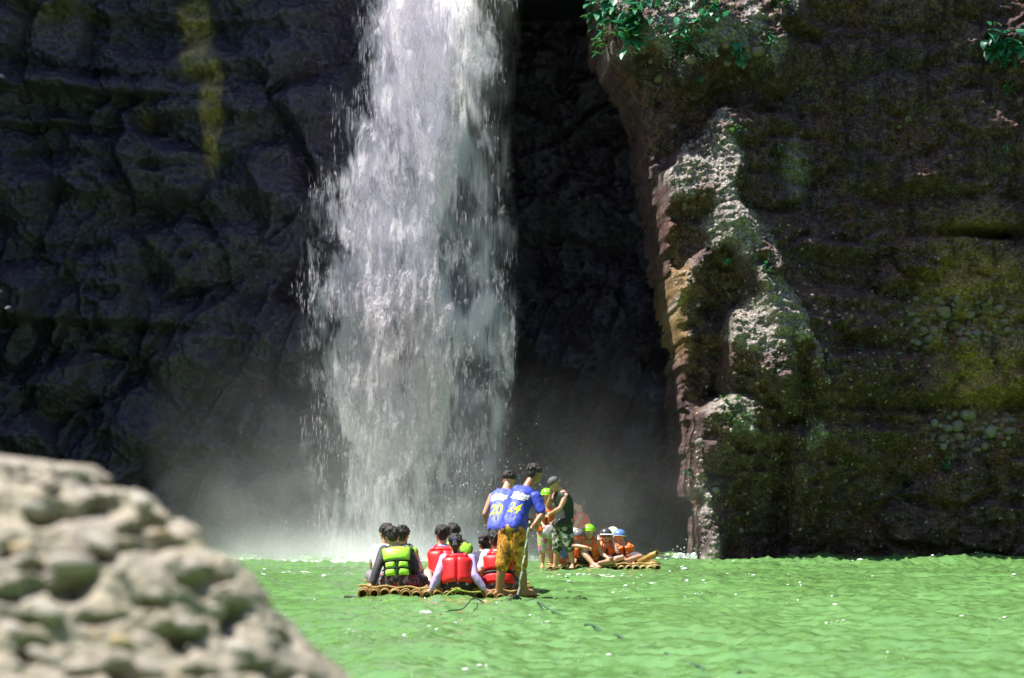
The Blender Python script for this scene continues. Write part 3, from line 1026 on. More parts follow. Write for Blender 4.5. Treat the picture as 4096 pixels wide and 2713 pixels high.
def add_cone(bm, p0, r0, p1, r1, seg=12):
    """a limb: round ends, tapering"""
    d = p1 - p0
    L = d.length
    if L < 1e-5:
        return
    q = d.to_track_quat('Z', 'Y').to_matrix().to_4x4()
    bmesh.ops.create_cone(bm, cap_ends=True, segments=seg, radius1=r0, radius2=r1, depth=L, matrix=Matrix.Translation((p0 + p1) / 2) @ q)
    add_ball(bm, p0, r0)
    add_ball(bm, p1, r1)


def add_loft(bm, rings, seg=24, power=0.9):
    vs = []
    for c, la, fr, a, b in rings:
        row = []
        for k in range(seg):
            u = 2 * math.pi * k / seg
            s, co = math.sin(u), math.cos(u)
            row.append(bm.verts.new(c + la * a * math.copysign(abs(s) ** power, s) + fr * b * math.copysign(abs(co) ** power, co)))
        vs.append(row)
    for r0, r1 in zip(vs[:-1], vs[1:]):
        for k in range(seg):
            bm.faces.new((r0[k], r0[(k + 1) % seg], r1[(k + 1) % seg], r1[k]))
    bm.faces.new(vs[0][::-1])
    bm.faces.new(vs[-1])
    bmesh.ops.recalc_face_normals(bm, faces=bm.faces[-(len(rings) - 1) * seg - 2:])


def fuse(bm, voxel, smooth_it=4, decimate=None, name='body'):
    """melt overlapping shapes into one continuous skin"""
    me = from_bm(bm, name + '_raw')
    ob = bpy.data.objects.new('tmp', me)
    COL.objects.link(ob)
    m = ob.modifiers.new('r', 'REMESH')
    m.mode = 'VOXEL'
    m.voxel_size = voxel
    s = ob.modifiers.new('s', 'SMOOTH')
    s.factor, s.iterations = 0.5, smooth_it
    if decimate:
        d = ob.modifiers.new('d', 'DECIMATE')
        d.ratio = decimate
    dg = bpy.context.evaluated_depsgraph_get()
    out = bpy.data.meshes.new_from_object(ob.evaluated_get(dg))
    bpy.data.objects.remove(ob)
    bpy.data.meshes.remove(me)
    out.name = name
    return out


def crumple(me, amp, scale, seed):
    """cloth folds"""
    n = len(me.vertices)
    co, no = np.empty(n * 3, np.float32), np.empty(n * 3, np.float32)
    me.vertices.foreach_get('co', co)
    me.vertices.foreach_get('normal', no)
    co, no = co.reshape(-1, 3), no.reshape(-1, 3)
    q = co * np.array(scale) + seed
    co = co + no * (amp * fbm(q, 3, ridged=True))[:, None]
    me.vertices.foreach_set('co', co.ravel())
    me.update()


def skin_mat(name, color):
    if name in _mats:
        return _mats[name]
    t = NT(name)
    f = t.noise(9, 4)
    c = t.mix(t.ramp(f, [(0.35, 0.0), (0.65, 1.0)]), tuple(v * 0.86 for v in color), color)
    t.bsdf(c, 0.42, Normal=t.bump(t.noise(60, 2), 0.15, 0.004), **{'Subsurface Weight': 0.12, 'Subsurface Radius': (0.012, 0.005, 0.003), 'Subsurface Scale': 1.0})
    _mats[name] = t.m
    return t.m


SKIN = {'brown': (0.36, 0.165, 0.085), 'tan': (0.57, 0.30, 0.19), 'pale': (0.66, 0.42, 0.32)}
M_HAIR = cloth_mat('black_hair', (0.022, 0.016, 0.014), 0.52, 0.5, 40, 0.8)


class Person:
    """joints are given as photo pixels plus a depth offset from the base depth Y"""
    def __init__(self, label, Y, base, face=(0, 1, 0), skin='tan', size=1.0, group=None):
        self.Y = Y
        self.root = empty('person', P(base[0], base[1], Y))
        self.o = self.root.location.copy()
        tag(self.root, label, 'person', group)
        self.face = Vector(face).normalized()
        self.s = size
        self.skin = skin_mat(skin + '_skin', SKIN[skin])
        self.J = {}
        self.seed = base[0] * 0.37

    def j(self, **kw):
        for k, v in kw.items():
            Y = self.Y + (v[2] if len(v) > 2 else 0.0)
            self.J[k] = P(v[0], v[1], Y) - self.o
        return self

    # --- trunk
    def axes(self):
        J = self.J
        lat = (J['shR'] - J['shL']).normalized()
        up = (J['chest'] - J['pel']).normalized()
        lat = (lat - up * lat.dot(up)).normalized()
        fr = up.cross(lat)
        if fr.dot(self.face) < 0:
            fr = -fr
        return lat, up, fr

    PROF = [(-0.16, 0.085, 0.085), (-0.06, 0.150, 0.115), (0.06, 0.168, 0.122), (0.28, 0.150, 0.110), (0.5, 0.146, 0.108), (0.75, 0.162, 0.118), (0.92, 0.172, 0.105), (1.02, 0.135, 0.078), (1.10, 0.062, 0.058)]

    def ring(self, t):
        lat, up, fr = self.axes()
        J = self.J
        ts = [p[0] for p in self.PROF]
        a = float(np.interp(t, ts, [p[1] for p in self.PROF])) * self.s * self.wide
        b = float(np.interp(t, ts, [p[2] for p in self.PROF])) * self.s
        c = J['pel'].lerp(J['chest'], t)
        c = c - fr * self.slouch * math.sin(math.pi * min(1, max(0, t)))
        return c, lat, fr, a, b

    slouch = 0.03
    wide = 1.0

    def tp(self, u, t, off=0.0):
        c, la, fr, a, b = self.ring(t)
        s, co = math.sin(u), math.cos(u)
        return c + la * (a + off) * math.copysign(abs(s) ** 0.85, s) + fr * (b + off) * math.copysign(abs(co) ** 0.85, co)

    def torso(self, bm, t0, t1, off, n=12):
        rings = []
        for k in range(n + 1):
            t = t0 + (t1 - t0) * k / n
            c, la, fr, a, b = self.ring(t)
            rings.append((c, la, fr, a + off, b + off))
        add_loft(bm, rings)

    # --- limbs
    def limb(self, bm, names, radii, off=0.0, cut=1.0):
        pts = [self.J[n] for n in names]
        tot = len(pts) - 1
        for k in range(tot):
            p0, p1 = pts[k], pts[k + 1]
            f = min(1, max(0, cut - k))
            if f <= 0:
                break
            (r0, rm, r1) = radii[k]
            s = self.s
            mid = p0.lerp(p1, 0.38)
            if f < 0.38:
                e = p0.lerp(p1, f)
                add_cone(bm, p0, r0 * s + off, e, (r0 + (rm - r0) * f / 0.38) * s + off)
            else:
                e = p0.lerp(p1, f)
                add_cone(bm, p0, r0 * s + off, mid, rm * s + off)
                add_cone(bm, mid, rm * s + off, e, (rm + (r1 - rm) * (f - 0.38) / 0.62) * s + off)

    ARM = [(0.054, 0.049, 0.038), (0.040, 0.041, 0.026)]
    LEG = [(0.088, 0.080, 0.055), (0.053, 0.056, 0.036)]

    def hand(self, bm, side):
        J, s = self.J, self.s
        w = J['wr' + side]
        e = J['el' + side]
        d = (J['ha' + side] - w).normalized() if 'ha' + side in J else (w - e).normalized()
        curl = self.curl.get(side, 0.35)
        ref = self.axes()[2]
        n = (ref - d * ref.dot(d))
        n = n.normalized() if n.length > 0.05 else V3(0, 0, 1)
        sd = d.cross(n)
        k = 0.9 * s
        palm = w + d * 0.045 * k
        add_ball(bm, palm, 0.045 * k, 1, 1, 1, rot=Matrix((sd * 0.85, n * 0.38, d * 1.1)).transposed())
        add_cone(bm, w, 0.026 * s, palm, 0.024 * s)
        for q, ln in ((-1.5, 0.062), (-0.5, 0.075), (0.5, 0.08), (1.5, 0.068)):
            p = palm + d * 0.042 * k + sd * q * 0.0205 * k
            dd = (d + sd * q * 0.05 - n * 0).normalized()
            for seg in range(3):
                a = curl * (seg + 0.6)
                di = (dd * math.cos(a) + n * math.sin(a)).normalized()
                p2 = p + di * ln * k * (0.42, 0.33, 0.25)[seg]
                add_cone(bm, p, (0.0098 - 0.0008 * seg) * k, p2, (0.0092 - 0.0008 * seg) * k, 8)
                p = p2
        sg = 1 if side == 'L' else -1
        p = palm - d * 0.012 * k + sd * sg * 0.030 * k
        p2 = p + (d * 0.7 + sd * sg * 0.6 + n * 0.35).normalized() * 0.038 * k
        p3 = p2 + (d * 0.9 + sd * sg * 0.1 + n * 0.4).normalized() * 0.028 * k
        add_cone(bm, p, 0.0125 * k, p2, 0.011 * k, 8)
        add_cone(bm, p2, 0.011 * k, p3, 0.009 * k, 8)

    def foot(self, bm, side):
        J, s = self.J, self.s
        a = J['an' + side]
        toe = J['to' + side]
        d = toe - a
        d.z = min(d.z, 0.0)
        d2 = Vector((d.x, d.y, 0)).normalized()
        heel = a - d2 * 0.035 * s + V3(0, 0, -0.035 * s)
        ball = a + d2 * 0.125 * s + V3(0, 0, -0.048 * s)
        sd = d2.cross(V3(0, 0, 1))
        add_cone(bm, a, 0.036 * s, heel, 0.033 * s)
        add_cone(bm, a, 0.034 * s, ball + V3(0, 0, 0.012 * s), 0.026 * s)
        add_cone(bm, heel, 0.030 * s, ball + sd * 0.018 * s, 0.024 * s)
        add_cone(bm, heel, 0.030 * s, ball - sd * 0.018 * s, 0.024 * s)
        for q in range(5):
            p = ball + sd * (q - 2) * 0.017 * s
            add_cone(bm, p, 0.013 * s, p + d2 * (0.058 - 0.006 * abs(q - 1.5)) * s + V3(0, 0, -0.008 * s), 0.0095 * s, 8)

    # --- head
    def head_frame(self):
        f = self.look
        u0 = self.head_up
        sd = f.cross(u0).normalized()
        u = sd.cross(f).normalized()
        return sd, f, u

    look = V3(0, 1, 0)
    head_up = V3(0, 0, 1)
    curl = {}

    def hp(self, x, y, z):
        """head space: x to its side, y forward, z up, in metres for a full-size head"""
        sd, f, u = self.head_frame()
        k = self.hs
        return self.J['head'] + (sd * x + f * y + u * z) * k

    hs = 1.0

    def head(self, bm):
        sd, f, u = self.head_frame()
        k = self.hs
        rot = Matrix((sd, f, u)).transposed()
        add_ball(bm, self.hp(0, -0.012, 0.026), 0.1 * k, 0.765, 0.94, 0.90, rot, 3)     # skull
        add_ball(bm, self.hp(0, 0.020, -0.040), 0.1 * k, 0.64, 0.70, 0.78, rot, 3)      # face
        add_ball(bm, self.hp(0, 0.052, -0.088), 0.030 * k, 1.15, 0.9, 0.8, rot)         # chin
        add_cone(bm, self.hp(0, 0.084, 0.006), 0.010 * k, self.hp(0, 0.106, -0.030), 0.0135 * k, 8)   # nose
        for q in (-1, 1):
            add_ball(bm, self.hp(0.077 * q, -0.012, -0.014), 0.030 * k, 0.34, 0.62, 1.0, rot)         # ear
            add_ball(bm, self.hp(0.032 * q, 0.074, 0.020), 0.022 * k, 1.1, 0.6, 0.5, rot)             # brow
            add_ball(bm, self.hp(0.036 * q, 0.062, -0.030), 0.022 * k, 1.0, 0.8, 1.0, rot)            # cheek
        add_ball(bm, self.hp(0, 0.084, -0.060), 0.015 * k, 1.5, 0.6, 0.7, rot)                        # lips
        nb = self.J['chest'] + self.axes()[1] * 0.02
        add_cone(bm, nb, 0.062 * self.s, self.hp(0, -0.022, -0.062), 0.052 * k)

    def features(self, eyes=True):
        """eyes, brows and mouth as pieces of their own"""
        sd, f, u = self.head_frame()
        k = self.hs
        rot = Matrix((sd, f, u)).transposed()
        for q in (-1, 1):
            if eyes:
                bm = bmesh.new()
                add_ball(bm, self.hp(0.031 * q, 0.079, 0.000), 0.0125 * k, 1.2, 0.6, 0.75, rot)
                e = link('eye', from_bm(bm, 'eye'), plain_mat('eye_white', (0.7, 0.68, 0.64), 0.2), self.root)
                bm = bmesh.new()
                add_ball(bm, self.hp(0.031 * q, 0.0855, 0.000), 0.0065 * k, 1, 0.4, 1, rot)
                link('iris', from_bm(bm, 'iris'), plain_mat('eye_dark', (0.012, 0.008, 0.006), 0.15), e)
            bm = bmesh.new()
            add_cone(bm, self.hp(0.014 * q, 0.091, 0.023), 0.005 * k, self.hp(0.048 * q, 0.080, 0.026), 0.0035 * k, 6)
            link('eyebrow', from_bm(bm, 'eyebrow'), M_HAIR, self.root)
        bm = bmesh.new()
        add_ball(bm, self.hp(0, 0.0905, -0.060), 0.021 * k, 1.0, 0.30, 0.34, rot)
        link('mouth', from_bm(bm, 'mouth'), plain_mat('lip', (0.25, 0.085, 0.07), 0.45), self.root)

    def hair(self, style='short', seed=0):
        sd, f, u = self.head_frame()
        k = self.hs
        rnd = random.Random(seed + int(self.seed * 10))
        rot = Matrix((sd, f, u)).transposed()
        bm = bmesh.new()
        add_ball(bm, self.hp(0, -0.022, 0.040), 0.1 * k, 0.83, 0.96, 0.86, rot, 3)
        if style != 'cropped':
            add_ball(bm, self.hp(0, -0.058, 0.000), 0.1 * k, 0.72, 0.55, 0.80, rot, 3)
        nt = 150 if style != 'cropped' else 90
        for i in range(nt):                       # locks of hair lying over the skull
            th, ph = rnd.uniform(-math.pi, math.pi), rnd.uniform(0.0, 1.75)
            if abs(th) < 1.0 and ph > 0.95:
                continue
            d = V3(math.sin(th) * math.sin(ph), math.cos(th) * math.sin(ph), math.cos(ph))
            tdn = V3(math.sin(th) * math.cos(ph), math.cos(th) * math.cos(ph), -math.sin(ph))
            sw = V3(math.cos(th), -math.sin(th), 0) * rnd.uniform(-0.7, 0.7)
            a = V3(d.x * 0.084, d.y * 0.098 - 0.022, d.z * 0.088 + 0.036)
            ln = rnd.uniform(0.022, 0.056)
            b = a + (tdn + sw).normalized() * ln + d * rnd.uniform(-0.003, 0.020)
            add_cone(bm, self.hp(*(a * 0.985)), 0.0085 * k, self.hp(*b), 0.003 * k, 6)
        me = fuse(bm, 0.0078 if style != 'cropped' else 0.009, 1, None, 'hair')
        h = link('hair', me, M_HAIR, self.root)
        if style == 'ponytail':
            bm = bmesh.new()
            for i in range(16):
                o1 = V3(rnd.uniform(-0.02, 0.02), rnd.uniform(-0.02, 0.01), 0)
                p0 = V3(0, -0.125, 0.035) + o1 * 0.6
                p1 = V3(0, -0.145, -0.03) + o1 * 1.2
                p2 = V3(0, -0.120, -0.115) + o1 * rnd.uniform(0.4, 1.2)
                p3 = V3(0, -0.105, -0.165 - rnd.uniform(0, 0.03)) + o1 * 0.4
                for (a, ra), (b, rb) in (((p0, 0.012), (p1, 0.017)), ((p1, 0.017), (p2, 0.014)), ((p2, 0.014), (p3, 0.004))):
                    add_cone(bm, self.hp(*a), ra * k, self.hp(*b), rb * k, 6)
            link('ponytail', fuse(bm, 0.007, 1, None, 'ponytail'), M_HAIR, h)
            bm = bmesh.new()
            for i in range(12):
                a = i / 12 * 6.283
                add_ball(bm, self.hp(0.024 * math.cos(a), -0.120, 0.040 + 0.018 * math.sin(a)), 0.012 * k)
            link('hair_tie', from_bm(bm, 'hair_tie'), plain_mat('navy_band', (0.03, 0.05, 0.22), 0.6), h)
        if style == 'bun':
            bm = bmesh.new()
            add_ball(bm, self.hp(0, -0.11, 0.09), 0.045 * k, 1.1, 0.9, 0.9, rot, 3)
            for i in range(30):
                a, b = rnd.uniform(0, 6.28), rnd.uniform(0, 6.28)
                p = V3(0.045 * math.cos(a), -0.11 + 0.038 * math.sin(a) * math.cos(b), 0.09 + 0.04 * math.sin(b))
                add_cone(bm, self.hp(*p), 0.008 * k, self.hp(*(p + V3(rnd.uniform(-0.02, 0.02), 0, rnd.uniform(-0.02, 0.02)))), 0.004 * k, 6)
            link('hair_bun', fuse(bm, 0.007, 1, None, 'hair_bun'), M_HAIR, h)
        return h

    def helmet(self, color, name, band=None, visor=None, goggles=False):
        sd, f, u = self.head_frame()
        k = self.hs
        bm = bmesh.new()
        rows, seg = 11, 32
        prev = None
        for layer in (1.0, 0.90):
            ring_prev = None
            for r in range(rows):
                ph = 0.02 + r / (rows - 1) * 1.62
                row = []
                for c in range(seg):
                    th = 2 * math.pi * c / seg
                    drop = 1.0 - 0.12 * max(0, math.cos(th)) * (r / rows)
                    p = ph * drop
                    x = 0.112 * math.sin(p) * math.sin(th)
                    y = 0.130 * math.sin(p) * math.cos(th) - 0.014
                    z = 0.118 * math.cos(p) + 0.026
                    row.append(bm.verts.new(self.hp(x * layer, (y + 0.014) * layer - 0.014, (z - 0.026) * (layer if r < rows - 1 else 1) + 0.026)))
                if ring_prev:
                    for c in range(seg):
                        bm.faces.new((ring_prev[c], ring_prev[(c + 1) % seg], row[(c + 1) % seg], row[c]))
                ring_prev = row
            if prev:
                for c in range(seg):
                    bm.faces.new((prev[c], prev[(c + 1) % seg], ring_prev[(c + 1) % seg], ring_prev[c]))
            prev = ring_prev
        bmesh.ops.recalc_face_normals(bm, faces=bm.faces)
        h = link('helmet', from_bm(bm, 'helmet'), plain_mat(name, color, 0.25), self.root)
        bm = bmesh.new()
        for c in range(seg):
            th0, th1 = 2 * math.pi * c / seg, 2 * math.pi * (c + 1) / seg
            q = lambda th: self.hp(0.113 * math.sin(th), 0.131 * math.cos(th) - 0.014, 0.020 + 0.022 * max(0, math.cos(th)))
            add_cone(bm, q(th0), 0.0065 * k, q(th1), 0.0065 * k, 6)
        link('rim', from_bm(bm, 'rim'), plain_mat('rim_' + name, band or tuple(v * 0.5 for v in color), 0.4), h)
        bm = bmesh.new()
        for q in (-1, 1):
            add_cone(bm, self.hp(0.092 * q, 0.015, 0.01), 0.005 * k, self.hp(0.060 * q, 0.035, -0.085), 0.005 * k, 6)
            add_cone(bm, self.hp(0.060 * q, 0.035, -0.085), 0.005 * k, self.hp(0, 0.05, -0.118), 0.005 * k, 6)
        link('chin_strap', from_bm(bm, 'chin_strap'), plain_mat('strap_black', (0.015, 0.015, 0.015), 0.6), h)
        if visor:
            bm = bmesh.new()
            rs = []
            for c in range(13):
                th = -1.05 + 2.1 * c / 12
                a = self.hp(0.112 * math.sin(th), 0.128 * math.cos(th) - 0.014, 0.042)
                b = self.hp(0.128 * math.sin(th), 0.128 * math.cos(th) + 0.044, 0.026)
                rs.append([bm.verts.new(a), bm.verts.new(b), bm.verts.new(b - u * 0.007), bm.verts.new(a - u * 0.009)])
            for a, b in zip(rs[:-1], rs[1:]):
                for e in range(4):
                    bm.faces.new((a[e], a[(e + 1) % 4], b[(e + 1) % 4], b[e]))
            bm.faces.new(rs[0])
            bm.faces.new(rs[-1][::-1])
            bmesh.ops.recalc_face_normals(bm, faces=bm.faces)
            link('visor', from_bm(bm, 'visor'), plain_mat('visor_' + name, visor, 0.4), h)
        if goggles:
            bm = bmesh.new()
            for q in (-1, 1):
                add_ball(bm, self.hp(0.034 * q, 0.090, 0.012), 0.034 * k, 1.05, 0.35, 0.72, Matrix((sd, f, u)).transposed())
            add_cone(bm, self.hp(-0.06, 0.074, 0.012), 0.012 * k, self.hp(-0.1, 0.0, 0.012), 0.008 * k, 6)
            add_cone(bm, self.hp(0.06, 0.074, 0.012), 0.012 * k, self.hp(0.1, 0.0, 0.012), 0.008 * k, 6)
            g = link('sunglasses' if goggles == 'dark' else 'goggles', from_bm(bm, 'goggles'), plain_mat('lens_' + str(goggles), (0.02, 0.02, 0.025) if goggles == 'dark' else (0.42, 0.44, 0.44), 0.12), self.root)
        return h

    def cap(self, color):
        """a cap worn backwards"""
        sd, f, u = self.head_frame()
        k = self.hs
        bm = bmesh.new()
        add_ball(bm, self.hp(0, -0.012, 0.048), 0.1 * k, 0.86, 1.04, 0.86, Matrix((sd, f, u)).transposed(), 3)
        bmesh.ops.bisect_plane(bm, geom=bm.verts[:] + bm.edges[:] + bm.faces[:], plane_co=self.hp(0, 0.05, 0.034), plane_no=-(u + f * 0.12), clear_outer=True)
        c = link('hat', from_bm(bm, 'hat'), cloth_mat('cap_cloth', color, 0.8), self.root)
        md = c.modifiers.new('solid', 'SOLIDIFY')
        md.thickness = 0.006
        bm = bmesh.new()
        add_ball(bm, self.hp(0, -0.100, 0.004), 0.05 * k, 0.95, 0.9, 0.16, Matrix((sd, f, u)).transposed())
        link('peak', from_bm(bm, 'peak'), cloth_mat('cap_cloth', color, 0.8), c)
        bm = bmesh.new()
        add_ball(bm, self.hp(0, -0.012, 0.136), 0.012 * k, 1, 1, 0.5)
        link('button', from_bm(bm, 'button'), cloth_mat('cap_cloth', color, 0.8), c)

    # --- whole body and clothes
    def body(self, voxel=0.0108, dec=0.45):
        bm = bmesh.new()
        self.torso(bm, -0.16, 1.10, 0.0)
        for sd in 'LR':
            add_ball(bm, self.J['sh' + sd], 0.056 * self.s)
            self.limb(bm, ['sh' + sd, 'el' + sd, 'wr' + sd], self.ARM, cut=2)
            self.hand(bm, sd)
            if 'hi' + sd not in self.J:
                lat = self.axes()[0]
                self.J['hi' + sd] = self.J['pel'] + lat * 0.085 * self.s * (-1 if sd == 'L' else 1)
            self.limb(bm, ['hi' + sd, 'kn' + sd, 'an' + sd], self.LEG, cut=2)
            self.foot(bm, sd)
        self.head(bm)
        me = fuse(bm, voxel, 3, dec, 'body')
        link('body', me, self.skin, self.root)

    def shirt(self, mat, t0=-0.02, off=0.016, sleeve=0.62, folds=0.008, name='shirt', flare=0.0, neck=1.05):
        bm = bmesh.new()
        n = 14
        rings = []
        for k in range(n + 1):
            t = t0 + (neck - t0) * k / n
            c, la, fr, a, b = self.ring(t)
            e = off + flare * max(0, 0.55 - t)
            rings.append((c, la, fr, a + e, b + e))
        add_loft(bm, rings)
        if sleeve > 0:
            for sd in 'LR':
                add_ball(bm, self.J['sh' + sd], 0.056 * self.s + off)
                self.limb(bm, ['sh' + sd, 'el' + sd, 'wr' + sd], self.ARM, off=off * (1.0 if sleeve > 1 else 1.05), cut=sleeve)
        me = fuse(bm, 0.012, 3, None, name)
        if folds:
            crumple(me, folds, (9, 9, 4), self.seed)
        o = link(name, me, mat, self.root)
        return o

    def shorts(self, mat, length=0.9, off=0.022, folds=0.008, name='shorts', top=0.2):
        bm = bmesh.new()
        self.torso(bm, -0.14, top, off * 0.8, 6)
        for sd in 'LR':
            self.limb(bm, ['hi' + sd, 'kn' + sd, 'an' + sd], self.LEG, off=off, cut=length)
        me = fuse(bm, 0.015, 3, None, name)
        if folds:
            crumple(me, folds, (9, 9, 5), self.seed + 3)
        return link(name, me, mat, self.root)

    def panel(self, parent, name, u0, u1, t0, t1, a, b, mat, nu=14, nt=10, round_=0.18):
        """a padded piece lying on the trunk between two angles and two heights"""
        bm = bmesh.new()
        top, bot = [], []
        for i in range(nt + 1):
            rt, rb = [], []
            for k in range(nu + 1):
                fu, ft = k / nu, i / nt
                e = min(1, min(fu, 1 - fu) / round_) * 0.5
                g = min(1, min(ft, 1 - ft) / round_) * 0.5
                h = math.sqrt(max(0, 1 - (1 - 2 * e) ** 2)) * math.sqrt(max(0, 1 - (1 - 2 * g) ** 2))
                u, t = u0 + (u1 - u0) * fu, t0 + (t1 - t0) * ft
                rt.append(bm.verts.new(self.tp(u, t, a + (b - a) * (0.35 + 0.65 * h))))
                rb.append(bm.verts.new(self.tp(u, t, a - 0.012)))
            top.append(rt)
            bot.append(rb)
        for i in range(nt):
            for k in range(nu):
                bm.faces.new((top[i][k], top[i][k + 1], top[i + 1][k + 1], top[i + 1][k]))
                bm.faces.new((bot[i][k], bot[i + 1][k], bot[i + 1][k + 1], bot[i][k + 1]))
        for i in range(nt):
            bm.faces.new((top[i][0], top[i + 1][0], bot[i + 1][0], bot[i][0]))
            bm.faces.new((top[i][nu], bot[i][nu], bot[i + 1][nu], top[i + 1][nu]))
        for k in range(nu):
            bm.faces.new((top[0][k], bot[0][k], bot[0][k + 1], top[0][k + 1]))
            bm.faces.new((top[nt][k], top[nt][k + 1], bot[nt][k + 1], bot[nt][k]))
        bmesh.ops.recalc_face_normals(bm, faces=bm.faces)
        return link(name, from_bm(bm, name), mat, parent)

    def vest(self, style, color, mname, off=0.022):
        """a foam life vest: shell, padded panels, shoulder straps, belts"""
        mat = cloth_mat(mname, color, 0.45, 0.10, 20, 0.2)
        dark = cloth_mat('vest_webbing', (0.02, 0.022, 0.02), 0.6)
        PI = math.pi
        bm = bmesh.new()
        self.torso(bm, 0.14, 0.98, off, 10)
        for sd in 'LR':
            s = -1 if sd == 'L' else 1
            pts = [self.tp(PI + 0.55 * -s, 0.90, off), self.tp(PI / 2 * s, 1.02, -0.01) .lerp(self.J['chest'] + self.axes()[1] * 0.06, 0.42), self.tp(0.55 * s, 0.90, off)]
            for a, b in zip(pts[:-1], pts[1:]):
                add_cone(bm, a, 0.034, b, 0.034)
        shell = fuse(bm, 0.013, 2, None, 'life_vest')
        v = link('life_vest', shell, mat if style != 'lime' else cloth_mat('vest_dark_green', (0.030, 0.042, 0.024), 0.7), self.root)
        o1 = off + 0.002
        if style == 'red':
            for s in (-1, 1):
                self.panel(v, 'foam_panel', PI + 0.015 * s, PI + 1.32 * s, 0.02, 0.86, o1, o1 + 0.026, mat, round_=0.10)
                self.panel(v, 'foam_panel', 0.06 * s, 1.2 * s, 0.12, 0.86, o1, o1 + 0.036, mat)
            self.panel(v, 'collar_panel', PI - 0.8, PI + 0.8, 0.87, 1.0, o1 - 0.004, o1 + 0.018, mat)
        if style == 'belted':
            self.panel(v, 'foam_panel', PI - 1.3, PI + 1.3, 0.40, 0.86, o1, o1 + 0.034, mat)
            self.panel(v, 'foam_panel', PI - 1.35, PI + 1.35, 0.02, 0.285, o1, o1 + 0.030, mat)
            self.panel(v, 'belt', PI - 2.9, PI + 2.9, 0.30, 0.385, o1 + 0.006, o1 + 0.020, dark, nu=40, nt=3)
            for s in (-1, 1):
                self.panel(v, 'foam_panel', 0.06 * s, 1.2 * s, 0.12, 0.86, o1, o1 + 0.03, mat)
            self.panel(v, 'collar_panel', PI - 0.8, PI + 0.8, 0.87, 1.0, o1 - 0.004, o1 + 0.016, mat)
        if style == 'lime':
            self.panel(v, 'foam_panel', PI - 1.0, PI + 1.0, 0.56, 0.98, o1, o1 + 0.032, mat)
            for i, (t0, t1) in enumerate(((0.345, 0.53), (0.15, 0.325))):
                for s in (-1, 1):
                    self.panel(v, 'foam_panel', PI + 0.05 * s, PI + 0.80 * s, t0, t1, o1, o1 + 0.034, mat, nu=8, nt=6, round_=0.25)
            for s in (-1, 1):
                self.panel(v, 'foam_panel', 0.06 * s, 1.0 * s, 0.15, 0.9, o1, o1 + 0.03, mat)
            for t in (0.335, 0.545):
                self.panel(v, 'strap', PI - 1.3, PI + 1.3, t - 0.012, t + 0.016, o1 + 0.022, o1 + 0.036, dark, nu=24, nt=2)
            self.panel(v, 'strap', PI - 0.04, PI + 0.04, 0.15, 0.62, o1 + 0.02, o1 + 0.036, dark, nu=2, nt=10)
        if style == 'orange':
            for s in (-1, 1):
                self.panel(v, 'foam_panel', 0.055 * s, 1.05 * s, 0.10, 0.90, o1, o1 + 0.038, mat)
                self.panel(v, 'foam_panel', 1.12 * s, 1.55 * s, 0.14, 0.62, o1, o1 + 0.030, mat)
                self.panel(v, 'foam_panel', PI + 0.04 * s, PI + 1.2 * s, 0.12, 0.86, o1, o1 + 0.03, mat)
            self.panel(v, 'zipper', -0.035, 0.035, 0.10, 0.90, o1 + 0.004, o1 + 0.016, dark, nu=2, nt=10)
            self.panel(v, 'belt', -1.5, 1.5, 0.36, 0.40, o1 + 0.030, o1 + 0.044, dark, nu=24, nt=2)
        return v

    def print_on(self, cloth, what, centre_t, size, mat, name, rot=0.0, dx=0.0, dirn=None):
        """print letters on the back of a shirt: laid on its surface, a few millimetres proud"""
        lat, up, fr = self.axes()
        if dirn is not None:
            fr = Vector(dirn).normalized()
        right = up.cross(-fr).normalized()
        if right.dot(V3(1, 0, 0)) < 0:
            right = -right
        bmx = bmesh.new()
        if isinstance(what, str):
            cu = bpy.data.curves.new('txt', 'FONT')
            cu.body = what
            cu.size = size
            cu.align_x, cu.align_y = 'CENTER', 'CENTER'
            cu.offset = size * 0.030
            ob = bpy.data.objects.new('txt', cu)
            COL.objects.link(ob)
            dg = bpy.context.evaluated_depsgraph_get()
            tm = bpy.data.meshes.new_from_object(ob.evaluated_get(dg))
            bmx.from_mesh(tm)
            bpy.data.objects.remove(ob)
            bpy.data.curves.remove(cu)
            for v in bmx.verts:
                v.co.y *= 1.35
        else:
            for (x, y, w, h) in what:
                vs = [bmx.verts.new((x + i * w / 2, y + q * h / 2, 0)) for i, q in ((-1, -1), (1, -1), (1, 1), (-1, 1))]
                bmx.faces.new(vs)
        bmesh.ops.triangulate(bmx, faces=bmx.faces)
        for _ in range(3):
            es = [e for e in bmx.edges if e.calc_length() > 0.018]
            if es:
                bmesh.ops.subdivide_edges(bmx, edges=es, cuts=1)
                bmesh.ops.triangulate(bmx, faces=bmx.faces)
        vs = [v.co[:] for v in cloth.data.vertices]
        bv = BVHTree.FromPolygons(vs, [tuple(p.vertices) for p in cloth.data.polygons])
        c0 = self.ring(centre_t)[0]
        cr, sr = math.cos(rot), math.sin(rot)
        for v in bmx.verts:
            x, y = v.co.x * cr - v.co.y * sr + dx, v.co.x * sr + v.co.y * cr
            p = c0 + right * x + up * y - fr * 0.6
            hit, n, i, d = bv.ray_cast(p, fr)
            v.co = (hit - fr * 0.005) if hit is not None else (c0 + right * x + up * y - fr * 0.14)
        return link(name, from_bm(bmx, name), mat, cloth, smooth_shade=False)


